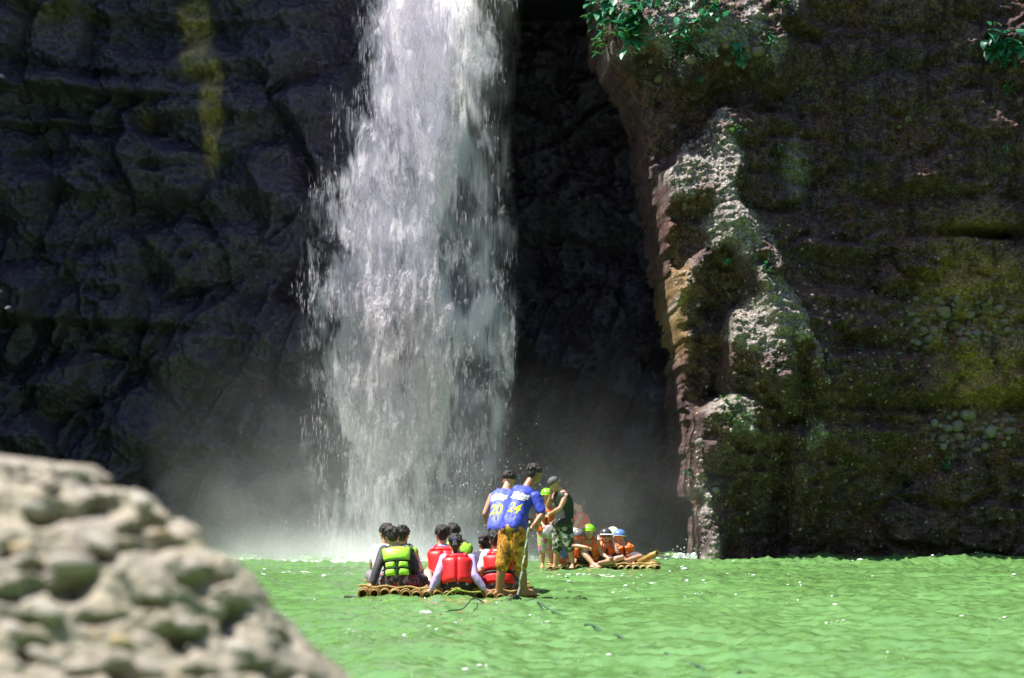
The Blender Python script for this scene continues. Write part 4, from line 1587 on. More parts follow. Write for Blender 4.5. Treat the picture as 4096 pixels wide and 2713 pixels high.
def patterned(name, stops, scale, second=None):
    """printed cloth: blotches of a few colours"""
    if name in _mats:
        return _mats[name]
    t = NT(name)
    w = t.noise(scale * 0.8, 3, 0.6)
    v = t.n('TexVoronoi', {'Vector': t.coord(), 'Scale': scale, 'Randomness': 1.0}).outputs['Color']
    s = t.n('SeparateColor', {0: v}).outputs[0]
    f = t.math('ADD', t.math('MULTIPLY', s, 0.55), t.math('MULTIPLY', w, 0.45))
    c = t.ramp(f, stops, 'CONSTANT')
    if second:
        n = t.noise(scale * 2.1, 4, 0.7)
        c = t.mix(t.ramp(n, [(0.56, 0.0), (0.60, 1.0)]), c, second)
    t.bsdf(c, 0.8, Normal=t.bump(t.noise(30, 3), 0.3, 0.01))
    _mats[name] = t.m
    return t.m
# ------------------------------------------------------------------ people: who is there
def cross_legs(p, front=1.0, wide=0.30, sides='LR'):
    """sitting with folded legs on the raft"""
    pel = p.J['pel']
    lat, up, fr = p.axes()
    if p.face.y > 0.5 and p.Y < 30:
        for k in ('chest', 'shL', 'shR', 'head'):
            p.J[k] = p.J[k] + V3(0, 0.09, -0.012)
    f2 = Vector((fr.x, fr.y, 0)).normalized()
    la = Vector((lat.x, lat.y, 0)).normalized()
    for sd in sides:
        s = -1 if sd == 'L' else 1
        z = p.seat - pel.z
        if 'kn' + sd not in p.J:
            p.J['kn' + sd] = pel + la * s * wide * p.s + f2 * 0.30 * p.s + V3(0, 0, z + 0.13 * p.s)
        if 'an' + sd not in p.J:
            p.J['an' + sd] = pel + la * s * -0.02 * p.s + f2 * (0.40 + 0.08 * (s > 0)) * p.s + V3(0, 0, z + 0.055 * p.s)
        if 'to' + sd not in p.J:
            p.J['to' + sd] = p.J['an' + sd] + la * s * -0.16 * p.s + f2 * 0.05 + V3(0, 0, -0.03)


NEAR, FAR = 'people riding the nearer raft', 'people riding the farther raft'
GREY_SLEEVE = cloth_mat('charcoal_jersey', (0.036, 0.034, 0.040), 0.7)
WHITE_TEE = cloth_mat('white_cotton', (0.62, 0.62, 0.66), 0.8, 0.08)
RED, LIME, ORANGE = (0.78, 0.018, 0.022), (0.36, 0.80, 0.05), (0.82, 0.17, 0.025)


def finish(p, hair=None, **kw):
    p.body(**kw)
    if hair:
        p.hair(hair)


def near_people():
    # charcoal sleeves and lime vest, back to the camera
    p = Person('person sitting in a lime green vest over charcoal long sleeves, back to camera', 24.25, (1590, 2366), skin='tan', size=0.97, group=NEAR)
    p.seat = 0.0
    p.j(pel=(1592, 2336), chest=(1584, 2194, 0.06), shL=(1535, 2199, 0.05), shR=(1634, 2204, 0.05), head=(1567, 2143, 0.10), elL=(1512, 2264, -0.02), wrL=(1490, 2336, -0.10), haL=(1471, 2352, -0.12), elR=(1661, 2272, 0.08), wrR=(1650, 2312, 0.26))
    p.look = V3(-0.15, 1, -0.25).normalized()
    cross_legs(p)
    finish(p, 'short')
    p.shirt(GREY_SLEEVE, -0.12, 0.014, 1.92, 0.006)
    p.shorts(patterned('plaid_shorts', [(0, (0.03, 0.025, 0.035)), (0.45, (0.25, 0.24, 0.25)), (0.55, (0.30, 0.03, 0.035)), (0.68, (0.03, 0.03, 0.05))], 26), 1.02)
    p.vest('lime', LIME, 'lime_vest_cloth')

    # half hidden behind: white shirt at the raft's left
    p = Person('dark-haired person in a white shirt half hidden behind the lime vest, bare knee out sideways', 24.95, (1538, 2352), skin='tan', size=0.93, group=NEAR)
    p.seat = 0.0
    p.j(pel=(1540, 2326), chest=(1537, 2188, 0.05), shL=(1500, 2196, 0.05), shR=(1580, 2198, 0.05), head=(1543, 2131, 0.08), elL=(1488, 2252, 0.10), wrL=(1497, 2300, 0.28), elR=(1588, 2252, 0.1), wrR=(1578, 2300, 0.28), knL=(1479, 2300, 0.10), anL=(1540, 2336, 0.35))
    p.look = V3(-0.3, 1, -0.1).normalized()
    cross_legs(p)
    finish(p, 'short')
    p.shirt(WHITE_TEE, -0.05, 0.016, 0.7, 0.007)
    p.shorts(cloth_mat('grey_print_shorts', (0.22, 0.20, 0.24)), 0.85)

    p = Person('short-haired person in lime vest and white grey-striped sleeve, behind the charcoal-sleeved one', 24.85, (1612, 2355), skin='tan', size=0.95, group=NEAR)
    p.seat = 0.0
    p.j(pel=(1615, 2328), chest=(1614, 2190, 0.05), shL=(1577, 2198, 0.05), shR=(1648, 2206, 0.05), head=(1608, 2139, 0.08), elL=(1570, 2260, 0.1), wrL=(1590, 2300, 0.28), elR=(1668, 2256, 0.04), wrR=(1684, 2292, 0.14), knR=(1692, 2300, 0.16), anR=(1650, 2334, 0.42))
    p.look = V3(0.2, 1, -0.1).normalized()
    cross_legs(p)
    finish(p, 'short')
    p.shirt(cloth_mat('grey_white_sleeves', (0.48, 0.48, 0.52), 0.8, 0.15), -0.05, 0.014, 1.7, 0.006)
    p.shorts(cloth_mat('blue_shorts', (0.07, 0.11, 0.32)), 0.98)
    p.vest('lime', LIME, 'lime_vest_cloth')

    # the girl with the pony tail
    p = Person('person with a ponytail, lavender long sleeves and a plain bright red vest', 24.1, (1828, 2374), skin='pale', size=0.90, group=NEAR)
    p.seat = 0.0
    p.hs = 0.93
    p.j(pel=(1829, 2344), chest=(1827, 2222, 0.05), shL=(1777, 2231, 0.03), shR=(1883, 2233, 0.03), head=(1821, 2170, 0.08), elL=(1751, 2300, -0.03), wrL=(1728, 2358, -0.05), haL=(1707, 2371, -0.06), elR=(1897, 2303, -0.03), wrR=(1936, 2356, -0.05), haR=(1957, 2369, -0.06))
    p.look = V3(0.02, 1, -0.05).normalized()
    cross_legs(p)
    finish(p, 'ponytail')
    p.shirt(cloth_mat('lavender_jersey', (0.48, 0.36, 0.72), 0.7, 0.1), -0.06, 0.013, 1.93, 0.005)
    p.shorts(cloth_mat('black_trousers', (0.022, 0.018, 0.022)), 1.9, 0.016)
    p.vest('red', RED, 'red_vest_cloth')

    p = Person('short-haired person in a red vest with blue sleeve, bare pale knee raised, behind the ponytail', 24.9, (1765, 2356), skin='pale', size=0.95, group=NEAR)
    p.seat = 0.0
    p.j(pel=(1772, 2328), chest=(1770, 2192, 0.05), shL=(1737, 2201, 0.05), shR=(1806, 2203, 0.05), head=(1766, 2137, 0.08), elL=(1741, 2264, -0.02), wrL=(1698, 2287, 0.08), elR=(1820, 2264, 0.1), wrR=(1810, 2300, 0.3), knL=(1710, 2290, -0.14), anL=(1724, 2344, -0.36), toL=(1712, 2356, -0.52))
    p.look = V3(-0.25, 1, -0.15).normalized()
    cross_legs(p)
    finish(p, 'short')
    p.shirt(cloth_mat('blue_tee', (0.14, 0.22, 0.52)), -0.05, 0.015, 0.7, 0.006)
    p.shorts(cloth_mat('yellow_print_shorts', (0.55, 0.36, 0.05), 0.8, 0.4, 30), 0.45)
    p.vest('red', RED, 'red_vest_cloth')

    p = Person('dark-haired person in a lime vest hidden behind the ponytail', 25.4, (1820, 2348), skin='tan', size=0.95, group=NEAR)
    p.seat = 0.0
    p.j(pel=(1826, 2320), chest=(1836, 2172, 0.05), shL=(1800, 2182, 0.05), shR=(1868, 2184, 0.05), head=(1811, 2131, 0.08), elL=(1800, 2250, 0.1), wrL=(1815, 2290, 0.3), elR=(1876, 2250, 0.1), wrR=(1850, 2295, 0.3))
    p.look = V3(-0.1, 1, -0.2).normalized()
    cross_legs(p)
    finish(p, 'short')
    p.shirt(cloth_mat('navy_tee', (0.03, 0.035, 0.08)), -0.05, 0.014, 0.7, 0.006)
    p.shorts(cloth_mat('black_trousers', (0.022, 0.018, 0.022)), 0.9)
    p.vest('lime', LIME, 'lime_vest_cloth')

    # right-hand group
    p = Person('person in white T-shirt and red vest with a black belt, behind the bare leg', 24.35, (1992, 2377), skin='tan', size=0.95, group=NEAR)
    p.seat = 0.0
    p.j(pel=(1996, 2346), chest=(1993, 2210, 0.05), shL=(1945, 2216, 0.04), shR=(2042, 2218, 0.04), head=(1985, 2160, 0.09), elL=(1922, 2284, 0.0), wrL=(1923, 2332, 0.05), haL=(1930, 2352, 0.08), elR=(2062, 2286, 0.05), wrR=(2066, 2330, 0.15), knR=(2068, 2312, 0.16), anR=(2056, 2362, 0.34))
    p.look = V3(0.1, 1, -0.1).normalized()
    cross_legs(p)
    finish(p, 'short')
    p.shirt(WHITE_TEE, -0.05, 0.016, 0.78, 0.007)
    p.shorts(patterned('striped_grey_shorts', [(0, (0.10, 0.08, 0.11)), (0.5, (0.28, 0.24, 0.28)), (0.7, (0.07, 0.06, 0.09))], 20), 0.95)
    p.vest('belted', RED, 'red_vest_cloth')

    p = Person('small dark-haired person with tied-up hair in navy, beside the white T-shirt', 24.95, (1925, 2356), skin='tan', size=0.85, group=NEAR)
    p.seat = 0.0
    p.hs = 0.92
    p.j(pel=(1932, 2332), chest=(1930, 2214, 0.05), shL=(1902, 2222, 0.05), shR=(1960, 2222, 0.05), head=(1938, 2174, 0.07), elL=(1897, 2275, 0.05), wrL=(1905, 2315, 0.2), elR=(1970, 2275, 0.1), wrR=(1955, 2310, 0.25))
    p.look = V3(-0.3, 1, -0.15).normalized()
    cross_legs(p)
    finish(p, 'bun')
    p.shirt(cloth_mat('navy_tee', (0.03, 0.035, 0.08)), -0.05, 0.014, 0.9, 0.006)
    p.shorts(cloth_mat('black_trousers', (0.022, 0.018, 0.022)), 0.9)

    # the two boatmen
    BLUE = cloth_mat('royal_blue_jersey', (0.036, 0.060, 0.46), 0.55, 0.12, 8, 0.4)
    YEL = plain_mat('yellow_print', (0.56, 0.56, 0.05), 0.6)
    WHT = plain_mat('white_print', (0.82, 0.82, 0.82), 0.6)
    block = [(-0.088, 0.030, 0.030, 0.042), (-0.052, 0.036, 0.032, 0.050), (-0.018, 0.028, 0.030, 0.036), (0.016, 0.034, 0.030, 0.048), (0.052, 0.026, 0.034, 0.034), (0.088, 0.026, 0.026, 0.038), (0.0, -0.012, 0.20, 0.030), (-0.02, -0.040, 0.19, 0.016)]
    p = Person('standing boatman in a sleeveless blue jersey numbered 20', 25.3, (2005, 2350), face=(0.15, 1, -0.2), skin='tan', size=1.0, group=NEAR)
    p.j(pel=(2006, 2120, -0.02), chest=(2020, 1976, 0.32), shL=(1970, 1988, 0.29), shR=(2068, 1990, 0.29), head=(2037, 1922, 0.46), elL=(1940, 2056, 0.22), wrL=(1956, 2112, 0.40), elR=(2086, 2060, 0.15), wrR=(2070, 2112, 0.32), hiL=(1985, 2130, -0.02), hiR=(2030, 2130, -0.02), knL=(1985, 2238, 0.0), knR=(2036, 2238, 0.0), anL=(1985, 2335, 0.0), anR=(2044, 2335, 0.0), toL=(1980, 2345, 0.2), toR=(2052, 2345, 0.2))
    p.look = V3(0.35, 1, -0.5).normalized()
    finish(p, 'cropped')
    s = p.shirt(cloth_mat('lighter_blue_jersey', (0.095, 0.125, 0.58), 0.55, 0.12, 8, 0.4), -0.14, 0.015, 0, 0.009, flare=0.012, name='jersey')  # lighter tone sets this jersey apart from the other one
    p.shorts(cloth_mat('dark_board_shorts', (0.05, 0.045, 0.06)), 0.95)
    p.print_on(s, '20', 0.36, 0.16, YEL, 'jersey_number', -0.10, -0.085)
    p.print_on(s, block, 0.70, 1, WHT, 'jersey_lettering', -0.08, -0.065)

    p = Person('tall standing boatman in a blue T-shirt numbered 24 and orange flowered shorts, holding a pole', 24.0, (2046, 2386), face=(0.55, 0.85, -0.2), skin='brown', size=1.04, group=NEAR)
    p.j(pel=(2050, 2120, 0.05), chest=(2100, 1968, 0.36), shL=(2070, 1966, 0.47), shR=(2142, 1990, 0.22), head=(2139, 1896, 0.46), elR=(2170, 2058, 0.14), wrR=(2138, 2098, 0.06), haR=(2121, 2108, 0.0), elL=(2088, 2062, 0.50), wrL=(2122, 2092, 0.22), haL=(2116, 2116, 0.26), hiL=(2034, 2134, 0.09), hiR=(2068, 2134, 0.02), knL=(2008, 2266, 0.02), knR=(2084, 2264, 0.04), anL=(1994, 2364, 0.04), anR=(2098, 2364, 0.06), toL=(2030, 2384, 0.08), toR=(2140, 2378, 0.1))
    p.wide = 0.80
    p.look = V3(0.72, 0.60, -0.36).normalized()
    p.curl = {'L': 1.0, 'R': 1.0}
    finish(p, 'short')
    p.features()
    s = p.shirt(BLUE, -0.10, 0.016, 0.80, 0.011, flare=0.016)
    p.shorts(patterned('orange_flower_shorts', [(0, (0.16, 0.06, 0.012)), (0.30, (0.48, 0.20, 0.02)), (0.44, (0.62, 0.28, 0.025)), (0.58, (0.40, 0.12, 0.015)), (0.68, (0.66, 0.38, 0.04))], 22, (0.14, 0.06, 0.014)), 0.97, 0.026, 0.010, top=0.04)
    p.print_on(s, '24', 0.53, 0.15, YEL, 'jersey_number', -0.16, 0.015, dirn=(0.35, 1, 0))
    p.print_on(s, block, 0.87, 1, WHT, 'jersey_lettering', -0.16, 0.025, dirn=(0.35, 1, 0))


near_people()


def seated_far(label, Y, base, d, skin, face=(0, -1, 0), look=(0, -1, -0.05), size=0.95, vest=ORANGE, vname='orange_vest_cloth', tee=None, shorts=(0.05, 0.045, 0.06)):
    p = Person(label, Y, base, face=face, skin=skin, size=size, group=FAR)
    p.seat = 0.0
    p.j(**d)
    p.look = Vector(look).normalized()
    cross_legs(p, wide=0.26)
    p.body(0.013, None)
    if tee:
        p.shirt(tee, 0.0, 0.014, 0.75, 0.005)
    p.shorts(cloth_mat('dark_shorts_%d' % int(shorts[0] * 1000), shorts), 0.8)
    if vest:
        p.vest('orange', vest, vname)
    return p


def far_people():
    CREAM, GREEN, BLACK, SKYB = (0.66, 0.64, 0.50), (0.22, 0.72, 0.03), (0.055, 0.055, 0.062), (0.12, 0.24, 0.62)
    p = seated_far('seated person in yellow-green helmet and orange vest, one knee up, arm across it', 33.85, (2365, 2262),
                   dict(pel=(2366, 2240, 0.15), chest=(2353, 2166, -0.02), shL=(2318, 2168, -0.03), shR=(2388, 2170, -0.03), head=(2356, 2130, -0.08), elL=(2289, 2182, -0.20), wrL=(2342, 2189, -0.36), haL=(2366, 2197, -0.40), elR=(2404, 2214, -0.08), wrR=(2434, 2234, -0.24), haR=(2450, 2240, -0.27), knL=(2333, 2208, -0.26), anL=(2372, 2256, -0.44), toL=(2396, 2268, -0.54), knR=(2456, 2246, -0.14), anR=(2396, 2254, -0.38), toR=(2372, 2262, -0.46)), 'tan', look=(-0.05, -1, -0.12), size=0.98)
    p.helmet(GREEN, 'green_helmet', (0.75, 0.55, 0.03), goggles='clear')
    p.features(False)
    p = seated_far('person in a black helmet with white visor and sunglasses, both hands up to the ears', 34.3, (2425, 2258),
                   dict(pel=(2426, 2236, 0.1), chest=(2425, 2176, -0.02), shL=(2394, 2181, 0), shR=(2457, 2182, 0), head=(2423, 2145, -0.06), elL=(2386, 2206, -0.22), wrL=(2393, 2165, -0.16), haL=(2396, 2148, -0.10), elR=(2469, 2207, -0.20), wrR=(2454, 2164, -0.16), haR=(2451, 2146, -0.10)), 'pale', look=(0.04, -1, 0.02))
    p.helmet(BLACK, 'black_helmet', visor=(0.72, 0.70, 0.78), goggles='dark')
    p.features(False)
    p = seated_far('person in a cream helmet with a green visor, behind the black helmet', 34.95, (2456, 2254),
                   dict(pel=(2460, 2234, 0), chest=(2460, 2172, 0), shL=(2432, 2179, 0), shR=(2488, 2179, 0), head=(2453, 2140, -0.02), elL=(2428, 2212, -0.1), wrL=(2440, 2232, -0.25), elR=(2494, 2212, -0.1), wrR=(2480, 2232, -0.25)), 'tan', look=(0.55, -0.8, -0.15))
    p.helmet(CREAM, 'cream_helmet', (0.28, 0.55, 0.08), visor=(0.26, 0.60, 0.07))
    p.features()
    p = seated_far('person in blue helmet, grey T-shirt and orange vest, elbow out at the raft side', 34.7, (2500, 2254),
                   dict(pel=(2499, 2234, 0), chest=(2493, 2180, 0), shL=(2466, 2187, 0), shR=(2517, 2190, 0), head=(2480, 2150, 0.02), elL=(2462, 2216, 0), wrL=(2470, 2236, -0.15), elR=(2533, 2219, -0.05), wrR=(2525, 2244, -0.10), haR=(2520, 2254, -0.14)), 'tan', look=(0.4, 0.9, -0.1), tee=cloth_mat('grey_tee', (0.30, 0.30, 0.32)))
    p.helmet(SKYB, 'blue_helmet', (0.7, 0.7, 0.72))
    p = seated_far('person in a cream helmet and orange vest behind the camouflage shorts', 35.15, (2298, 2252),
                   dict(pel=(2296, 2233, 0), chest=(2296, 2178, 0), shL=(2270, 2184, 0), shR=(2322, 2184, 0), head=(2297, 2144, 0), elL=(2266, 2212, -0.05), wrL=(2275, 2232, -0.2), elR=(2326, 2212, -0.05), wrR=(2316, 2232, -0.2)), 'tan', face=(-0.2, 1, 0), look=(-0.4, 0.9, 0))
    p.helmet(CREAM, 'cream_helmet', (0.60, 0.62, 0.40))
    p = seated_far('person in a dark grey helmet between the cream and the yellow-green helmets', 34.75, (2318, 2255),
                   dict(pel=(2318, 2236, 0), chest=(2318, 2180, 0), shL=(2292, 2186, 0), shR=(2344, 2186, 0), head=(2316, 2148, 0), elL=(2286, 2214, -0.05), wrL=(2294, 2234, -0.2), elR=(2348, 2214, -0.05), wrR=(2338, 2234, -0.2)), 'tan', face=(0.2, 1, 0), look=(0.3, 0.9, 0))
    p.helmet((0.16, 0.16, 0.18), 'grey_helmet', (0.05, 0.05, 0.05))

    # the standing man with the cap
    p = Person('standing person in a grey backwards cap, dark tank top and camouflage shorts, reaching down', 33.8, (2245, 2276), face=(-0.9, -0.3, -0.1), skin='tan', size=1.0, group=FAR)
    p.j(pel=(2250, 2098, 0), chest=(2246, 1975, -0.02), shL=(2224, 1980, 0.13), shR=(2264, 1984, -0.13), head=(2216, 1938, -0.02), elR=(2240, 2034, -0.22), wrR=(2201, 2055, -0.14), haR=(2182, 2066, -0.12), elL=(2192, 2022, 0.12), wrL=(2202, 1986, 0.02), haL=(2202, 1968, 0.0), hiL=(2238, 2108, 0.08), hiR=(2262, 2108, -0.06), knL=(2229, 2192, 0.04), knR=(2279, 2190, -0.10), anL=(2222, 2266, 0.06), anR=(2292, 2258, -0.06), toL=(2202, 2276, -0.02), toR=(2286, 2272, -0.2))
    p.look = V3(-0.75, -0.36, -0.52).normalized()
    p.curl = {'L': 0.9, 'R': 0.7}
    p.slouch = 0.05
    finish(p, None, voxel=0.0125, dec=None)
    p.features()
    p.cap((0.10, 0.10, 0.105))
    p.shirt(cloth_mat('black_green_tank', (0.016, 0.024, 0.016), 0.7, 0.4, 5), -0.06, 0.02, 0, 0.009, name='tank_top', flare=0.03)
    p.shorts(patterned('camouflage_shorts', [(0, (0.025, 0.03, 0.015)), (0.40, (0.10, 0.11, 0.06)), (0.52, (0.30, 0.30, 0.24)), (0.62, (0.05, 0.055, 0.03)), (0.72, (0.42, 0.42, 0.38))], 15), 1.0, 0.034, 0.010)

    p = Person('small standing person in yellow-green helmet and flowered swim shorts behind the tank top', 34.25, (2186, 2270), face=(0, -1, 0), skin='tan', size=0.84, group=FAR)
    p.hs = 0.9
    p.j(pel=(2184, 2138, 0), chest=(2186, 2038, 0), shL=(2160, 2044, 0), shR=(2212, 2044, 0), head=(2186, 1983, -0.04), elL=(2156, 2082, -0.06), wrL=(2172, 2100, -0.2), elR=(2214, 2082, -0.06), wrR=(2202, 2104, -0.2), hiL=(2172, 2146, 0), hiR=(2196, 2146, 0), knL=(2170, 2206, -0.03), knR=(2200, 2206, -0.03), anL=(2170, 2258, 0), anR=(2210, 2258, 0.02), toL=(2166, 2266, -0.2), toR=(2214, 2266, -0.2))
    p.look = V3(0.2, -1, -0.25).normalized()
    finish(p, None, voxel=0.0125, dec=None)
    p.features(False)
    p.helmet(GREEN, 'green_helmet', (0.75, 0.55, 0.03), goggles='clear')
    p.shorts(patterned('flowered_swim_shorts', [(0, (0.45, 0.46, 0.50)), (0.42, (0.70, 0.10, 0.16)), (0.54, (0.25, 0.28, 0.55)), (0.64, (0.40, 0.50, 0.10)), (0.74, (0.75, 0.30, 0.32))], 14), 0.85, 0.026)
    p.vest('orange', ORANGE, 'orange_vest_cloth')

    p = Person('crouching person in a red vest fading into the spray behind the farther raft', 39.6, (2320, 2226), face=(-1, -0.2, 0), skin='tan', size=0.95, group=FAR)
    p.j(pel=(2332, 2150, 0), chest=(2318, 2058, 0), shL=(2316, 2064, 0.16), shR=(2322, 2064, -0.16), head=(2314, 2022, 0), elL=(2300, 2100, 0.16), wrL=(2285, 2120, 0.1), elR=(2304, 2102, -0.16), wrR=(2287, 2124, -0.1), knL=(2295, 2168, 0.1), knR=(2297, 2170, -0.1), anL=(2318, 2228, 0.1), anR=(2320, 2228, -0.1), toL=(2298, 2238, 0.1), toR=(2300, 2238, -0.1))
    p.look = V3(-1, -0.3, -0.2).normalized()
    finish(p, 'short', voxel=0.013, dec=None)
    p.shorts(cloth_mat('dark_shorts_50', (0.05, 0.045, 0.06)), 0.85)
    p.vest('orange', RED, 'red_vest_cloth')


far_people()
# ------------------------------------------------------------------ rafts, ropes, pole
def bamboo_mat(name, a, b):
    t = NT(name)
    n = t.noise(6, 5, 0.6, vec=t.scaled((4, 0.7, 4)))
    info = t.n('ObjectInfo').outputs['Random']
    c = t.mix(t.ramp(n, [(0.3, 0.0), (0.7, 1.0)]), a, b)
    c = t.mix(t.math('MULTIPLY', info, 0.5), c, tuple(v * 0.55 for v in a))
    d = t.noise(22, 4, 0.7)
    c = t.mix(t.ramp(d, [(0.52, 0.0), (0.75, 0.8)]), c, (0.07, 0.05, 0.02))
    t.bsdf(c, 0.45, Normal=t.bump(n, 0.3, 0.02))
    return t.m


M_BAM = bamboo_mat('weathered_bamboo', (0.36, 0.20, 0.055), (0.50, 0.31, 0.10))
M_BAM2 = bamboo_mat('pale_bamboo', (0.34, 0.27, 0.10), (0.50, 0.40, 0.17))
M_TAR = plain_mat('dark_pole', (0.022, 0.022, 0.022), 0.5)


def bamboo_mesh(L, r, seed, seg=16):
    """a hollow cane along +Y with swollen nodes and open ends"""
    rnd = random.Random(seed)
    ys = [(0.0, 0.96)]
    y = rnd.uniform(0.12, 0.35)
    while y < L - 0.1:
        ys += [(y - 0.03, 0.96), (y - 0.008, 1.09), (y + 0.008, 1.09), (y + 0.03, 0.96)]
        y += rnd.uniform(0.30, 0.42)
    ys.append((L, 0.95))
    V, F = [], []
    prof = [(0.16, 0.70), (0.0, 0.76)] + ys + [(L, 0.75), (L - 0.16, 0.70)]
    bx, bz = rnd.uniform(-0.02, 0.02), rnd.uniform(-0.012, 0.012)
    for (y, k) in prof:
        for s in range(seg):
            a = 2 * math.pi * s / seg
            V.append((math.cos(a) * r * k + bx * math.sin(math.pi * y / L), y, math.sin(a) * r * k + bz * math.sin(math.pi * y / L)))
    n = len(prof)
    for i in range(n - 1):
        for s in range(seg):
            F.append((i * seg + s, i * seg + (s + 1) % seg, (i + 1) * seg + (s + 1) % seg, (i + 1) * seg + s))
    me = bpy.data.meshes.new('bamboo_pole')
    me.from_pydata(V, [], F + [tuple(range(seg))[::-1], tuple(range((n - 1) * seg, n * seg))])
    return me


def tube_pts(path, r, seg=8, bm=None, taper=None):
    own = bm is None
    if own:
        bm = bmesh.new()
    rows = []
    for i, p in enumerate(path):
        d = (path[min(i + 1, len(path) - 1)] - path[max(i - 1, 0)]).normalized()
        a = d.cross(V3(0.13, 0.2, 1)).normalized()
        b = d.cross(a)
        rr = r if taper is None else r * taper(i / (len(path) - 1))
        rows.append([bm.verts.new(p + a * rr * math.cos(6.2832 * k / seg) + b * rr * math.sin(6.2832 * k / seg)) for k in range(seg)])
    for x, y in zip(rows[:-1], rows[1:]):
        for k in range(seg):
            bm.faces.new((x[k], x[(k + 1) % seg], y[(k + 1) % seg], y[k]))
    bm.faces.new(rows[0][::-1])
    bm.faces.new(rows[-1])
    return bm


def rope_bm(path, r, pitch=0.12, strands=3, step=0.012, bm=None):
    """laid rope: strands twisted round a path"""
    bm = bm or bmesh.new()
    cum = [0.0]
    for a, b in zip(path[:-1], path[1:]):
        cum.append(cum[-1] + (b - a).length)
    n = max(8, int(cum[-1] / step))
    pts = []
    k = 0
    for i in range(n + 1):
        s = cum[-1] * i / n
        while k < len(cum) - 2 and cum[k + 1] < s:
            k += 1
        f = (s - cum[k]) / max(1e-6, cum[k + 1] - cum[k])
        q0, q1, q2, q3 = path[max(k - 1, 0)], path[k], path[k + 1], path[min(k + 2, len(path) - 1)]
        pts.append((0.5 * ((2 * q1) + (q2 - q0) * f + (2 * q0 - 5 * q1 + 4 * q2 - q3) * f * f + (3 * q1 - q0 - 3 * q2 + q3) * f ** 3), s))
    for t in range(strands):
        row = []
        for i, (p, s) in enumerate(pts):
            d = (pts[min(i + 1, n)][0] - pts[max(i - 1, 0)][0]).normalized()
            a = d.cross(V3(0.1, 0.2, 1)).normalized()
            b = d.cross(a)
            w = s / pitch * 6.2832 + t * 6.2832 / strands
            row.append(p + (a * math.cos(w) + b * math.sin(w)) * r * 0.55)
        tube_pts(row, r * 0.58, 6, bm)
    return bm


def ring_bm(c, axis_y, r, tube, bm, seg=18, squash=1.0):
    pts = []
    for k in range(seg + 1):
        a = 6.2832 * k / seg
        pts.append(c + V3(math.cos(a) * r, 0, math.sin(a) * r * squash))
    tube_pts(pts, tube, 6, bm)


M_ROPE = plain_mat('yellow_rope', (0.42, 0.29, 0.10), 0.8)
M_ROPEG = plain_mat('green_cord', (0.34, 0.36, 0.06), 0.8)


def build_raft(label, front_c, width, n, L, roll, yaw, r0, mat, bars, seed, rope=True):
    """front_c: middle of the front edge at cane-centre height; canes run back from it"""
    rnd = random.Random(seed)
    root = empty('bamboo_raft', front_c)
    root.rotation_euler = (0, roll, yaw)
    tag(root, label, 'raft', 'bamboo rafts on the pool')
    xs = [-width / 2 + width * (k + 0.5) / n for k in range(n)]
    protos = [bamboo_mesh(L + rnd.uniform(-0.1, 0.1), r0 * k, seed * 10 + i) for i, k in enumerate((1.0, 0.92, 1.08, 1.0, 0.96, 1.05))]
    for i, x in enumerate(xs):
        o = link('bamboo_pole', protos[i % 6], mat, root)
        o.location = (x + rnd.uniform(-0.006, 0.006), rnd.uniform(-0.07, 0.07), rnd.uniform(-0.012, 0.010))
        o.rotation_euler = (rnd.uniform(-0.004, 0.004), rnd.uniform(0, 6.28), rnd.uniform(-0.012, 0.012))
    for (y, z, x0, x1) in bars:
        bm = tube_pts([V3(x0 + (x1 - x0) * k / 6, y, z) for k in range(7)], 0.019, 10)
        link('crossbar', from_bm(bm, 'crossbar'), M_TAR, root)
    if rope:
        for y in (0.12, 1.5, 2.9):
            pth = [V3(x, y + 0.012 * math.sin(9 * x), r0 + 0.026 + 0.010 * math.sin(23 * x)) for x in np.linspace(-width / 2, width / 2, 40)]
            link('lashing_rope', from_bm(rope_bm(pth, 0.014, 0.10), 'lashing_rope'), M_ROPE, root)
    for i, x in enumerate(xs):
        if rnd.random() < 0.55:
            bm = bmesh.new()
            for k in range(2):
                ring_bm(V3(x, 0.10 + 0.028 * k, 0), None, r0 * 1.14, 0.009, bm)
            link('lashing_loop', from_bm(bm, 'lashing_loop'), M_ROPE, root)
    return root


fc = P(1792, 2386, 24.0)
RAFT1 = build_raft('nearer bamboo raft, low in the water, with rope along its front edge', fc, 2.16, 17, 4.0, math.radians(1.9), math.radians(1.5), 0.060, M_BAM,
                   [(0.30, -0.062, -1.26, 1.20), (1.9, -0.066, -1.28, 1.34), (3.4, -0.064, -1.2, 1.2)], 3)
fc2 = P(2416, 2277, 33.75)
RAFT2 = build_raft('farther bamboo raft with open cane ends, carrying people in helmets', fc2, 1.94, 16, 4.0, math.radians(-0.4), math.radians(-1.0), 0.058, M_BAM2,
                   [(0.25, -0.052, -1.20, 1.10), (2.0, -0.058, -1.1, 1.12)], 8)
# the cane that sticks up at the side of the farther raft
o = link('bamboo_pole', bamboo_mesh(0.46, 0.055, 77), M_BAM, RAFT2)
o.location = (0.62, 0.42, 0.10)
dv = V3(0.27, -0.30, 0.15).normalized()
o.rotation_euler = dv.to_track_quat('Y', 'Z').to_euler()
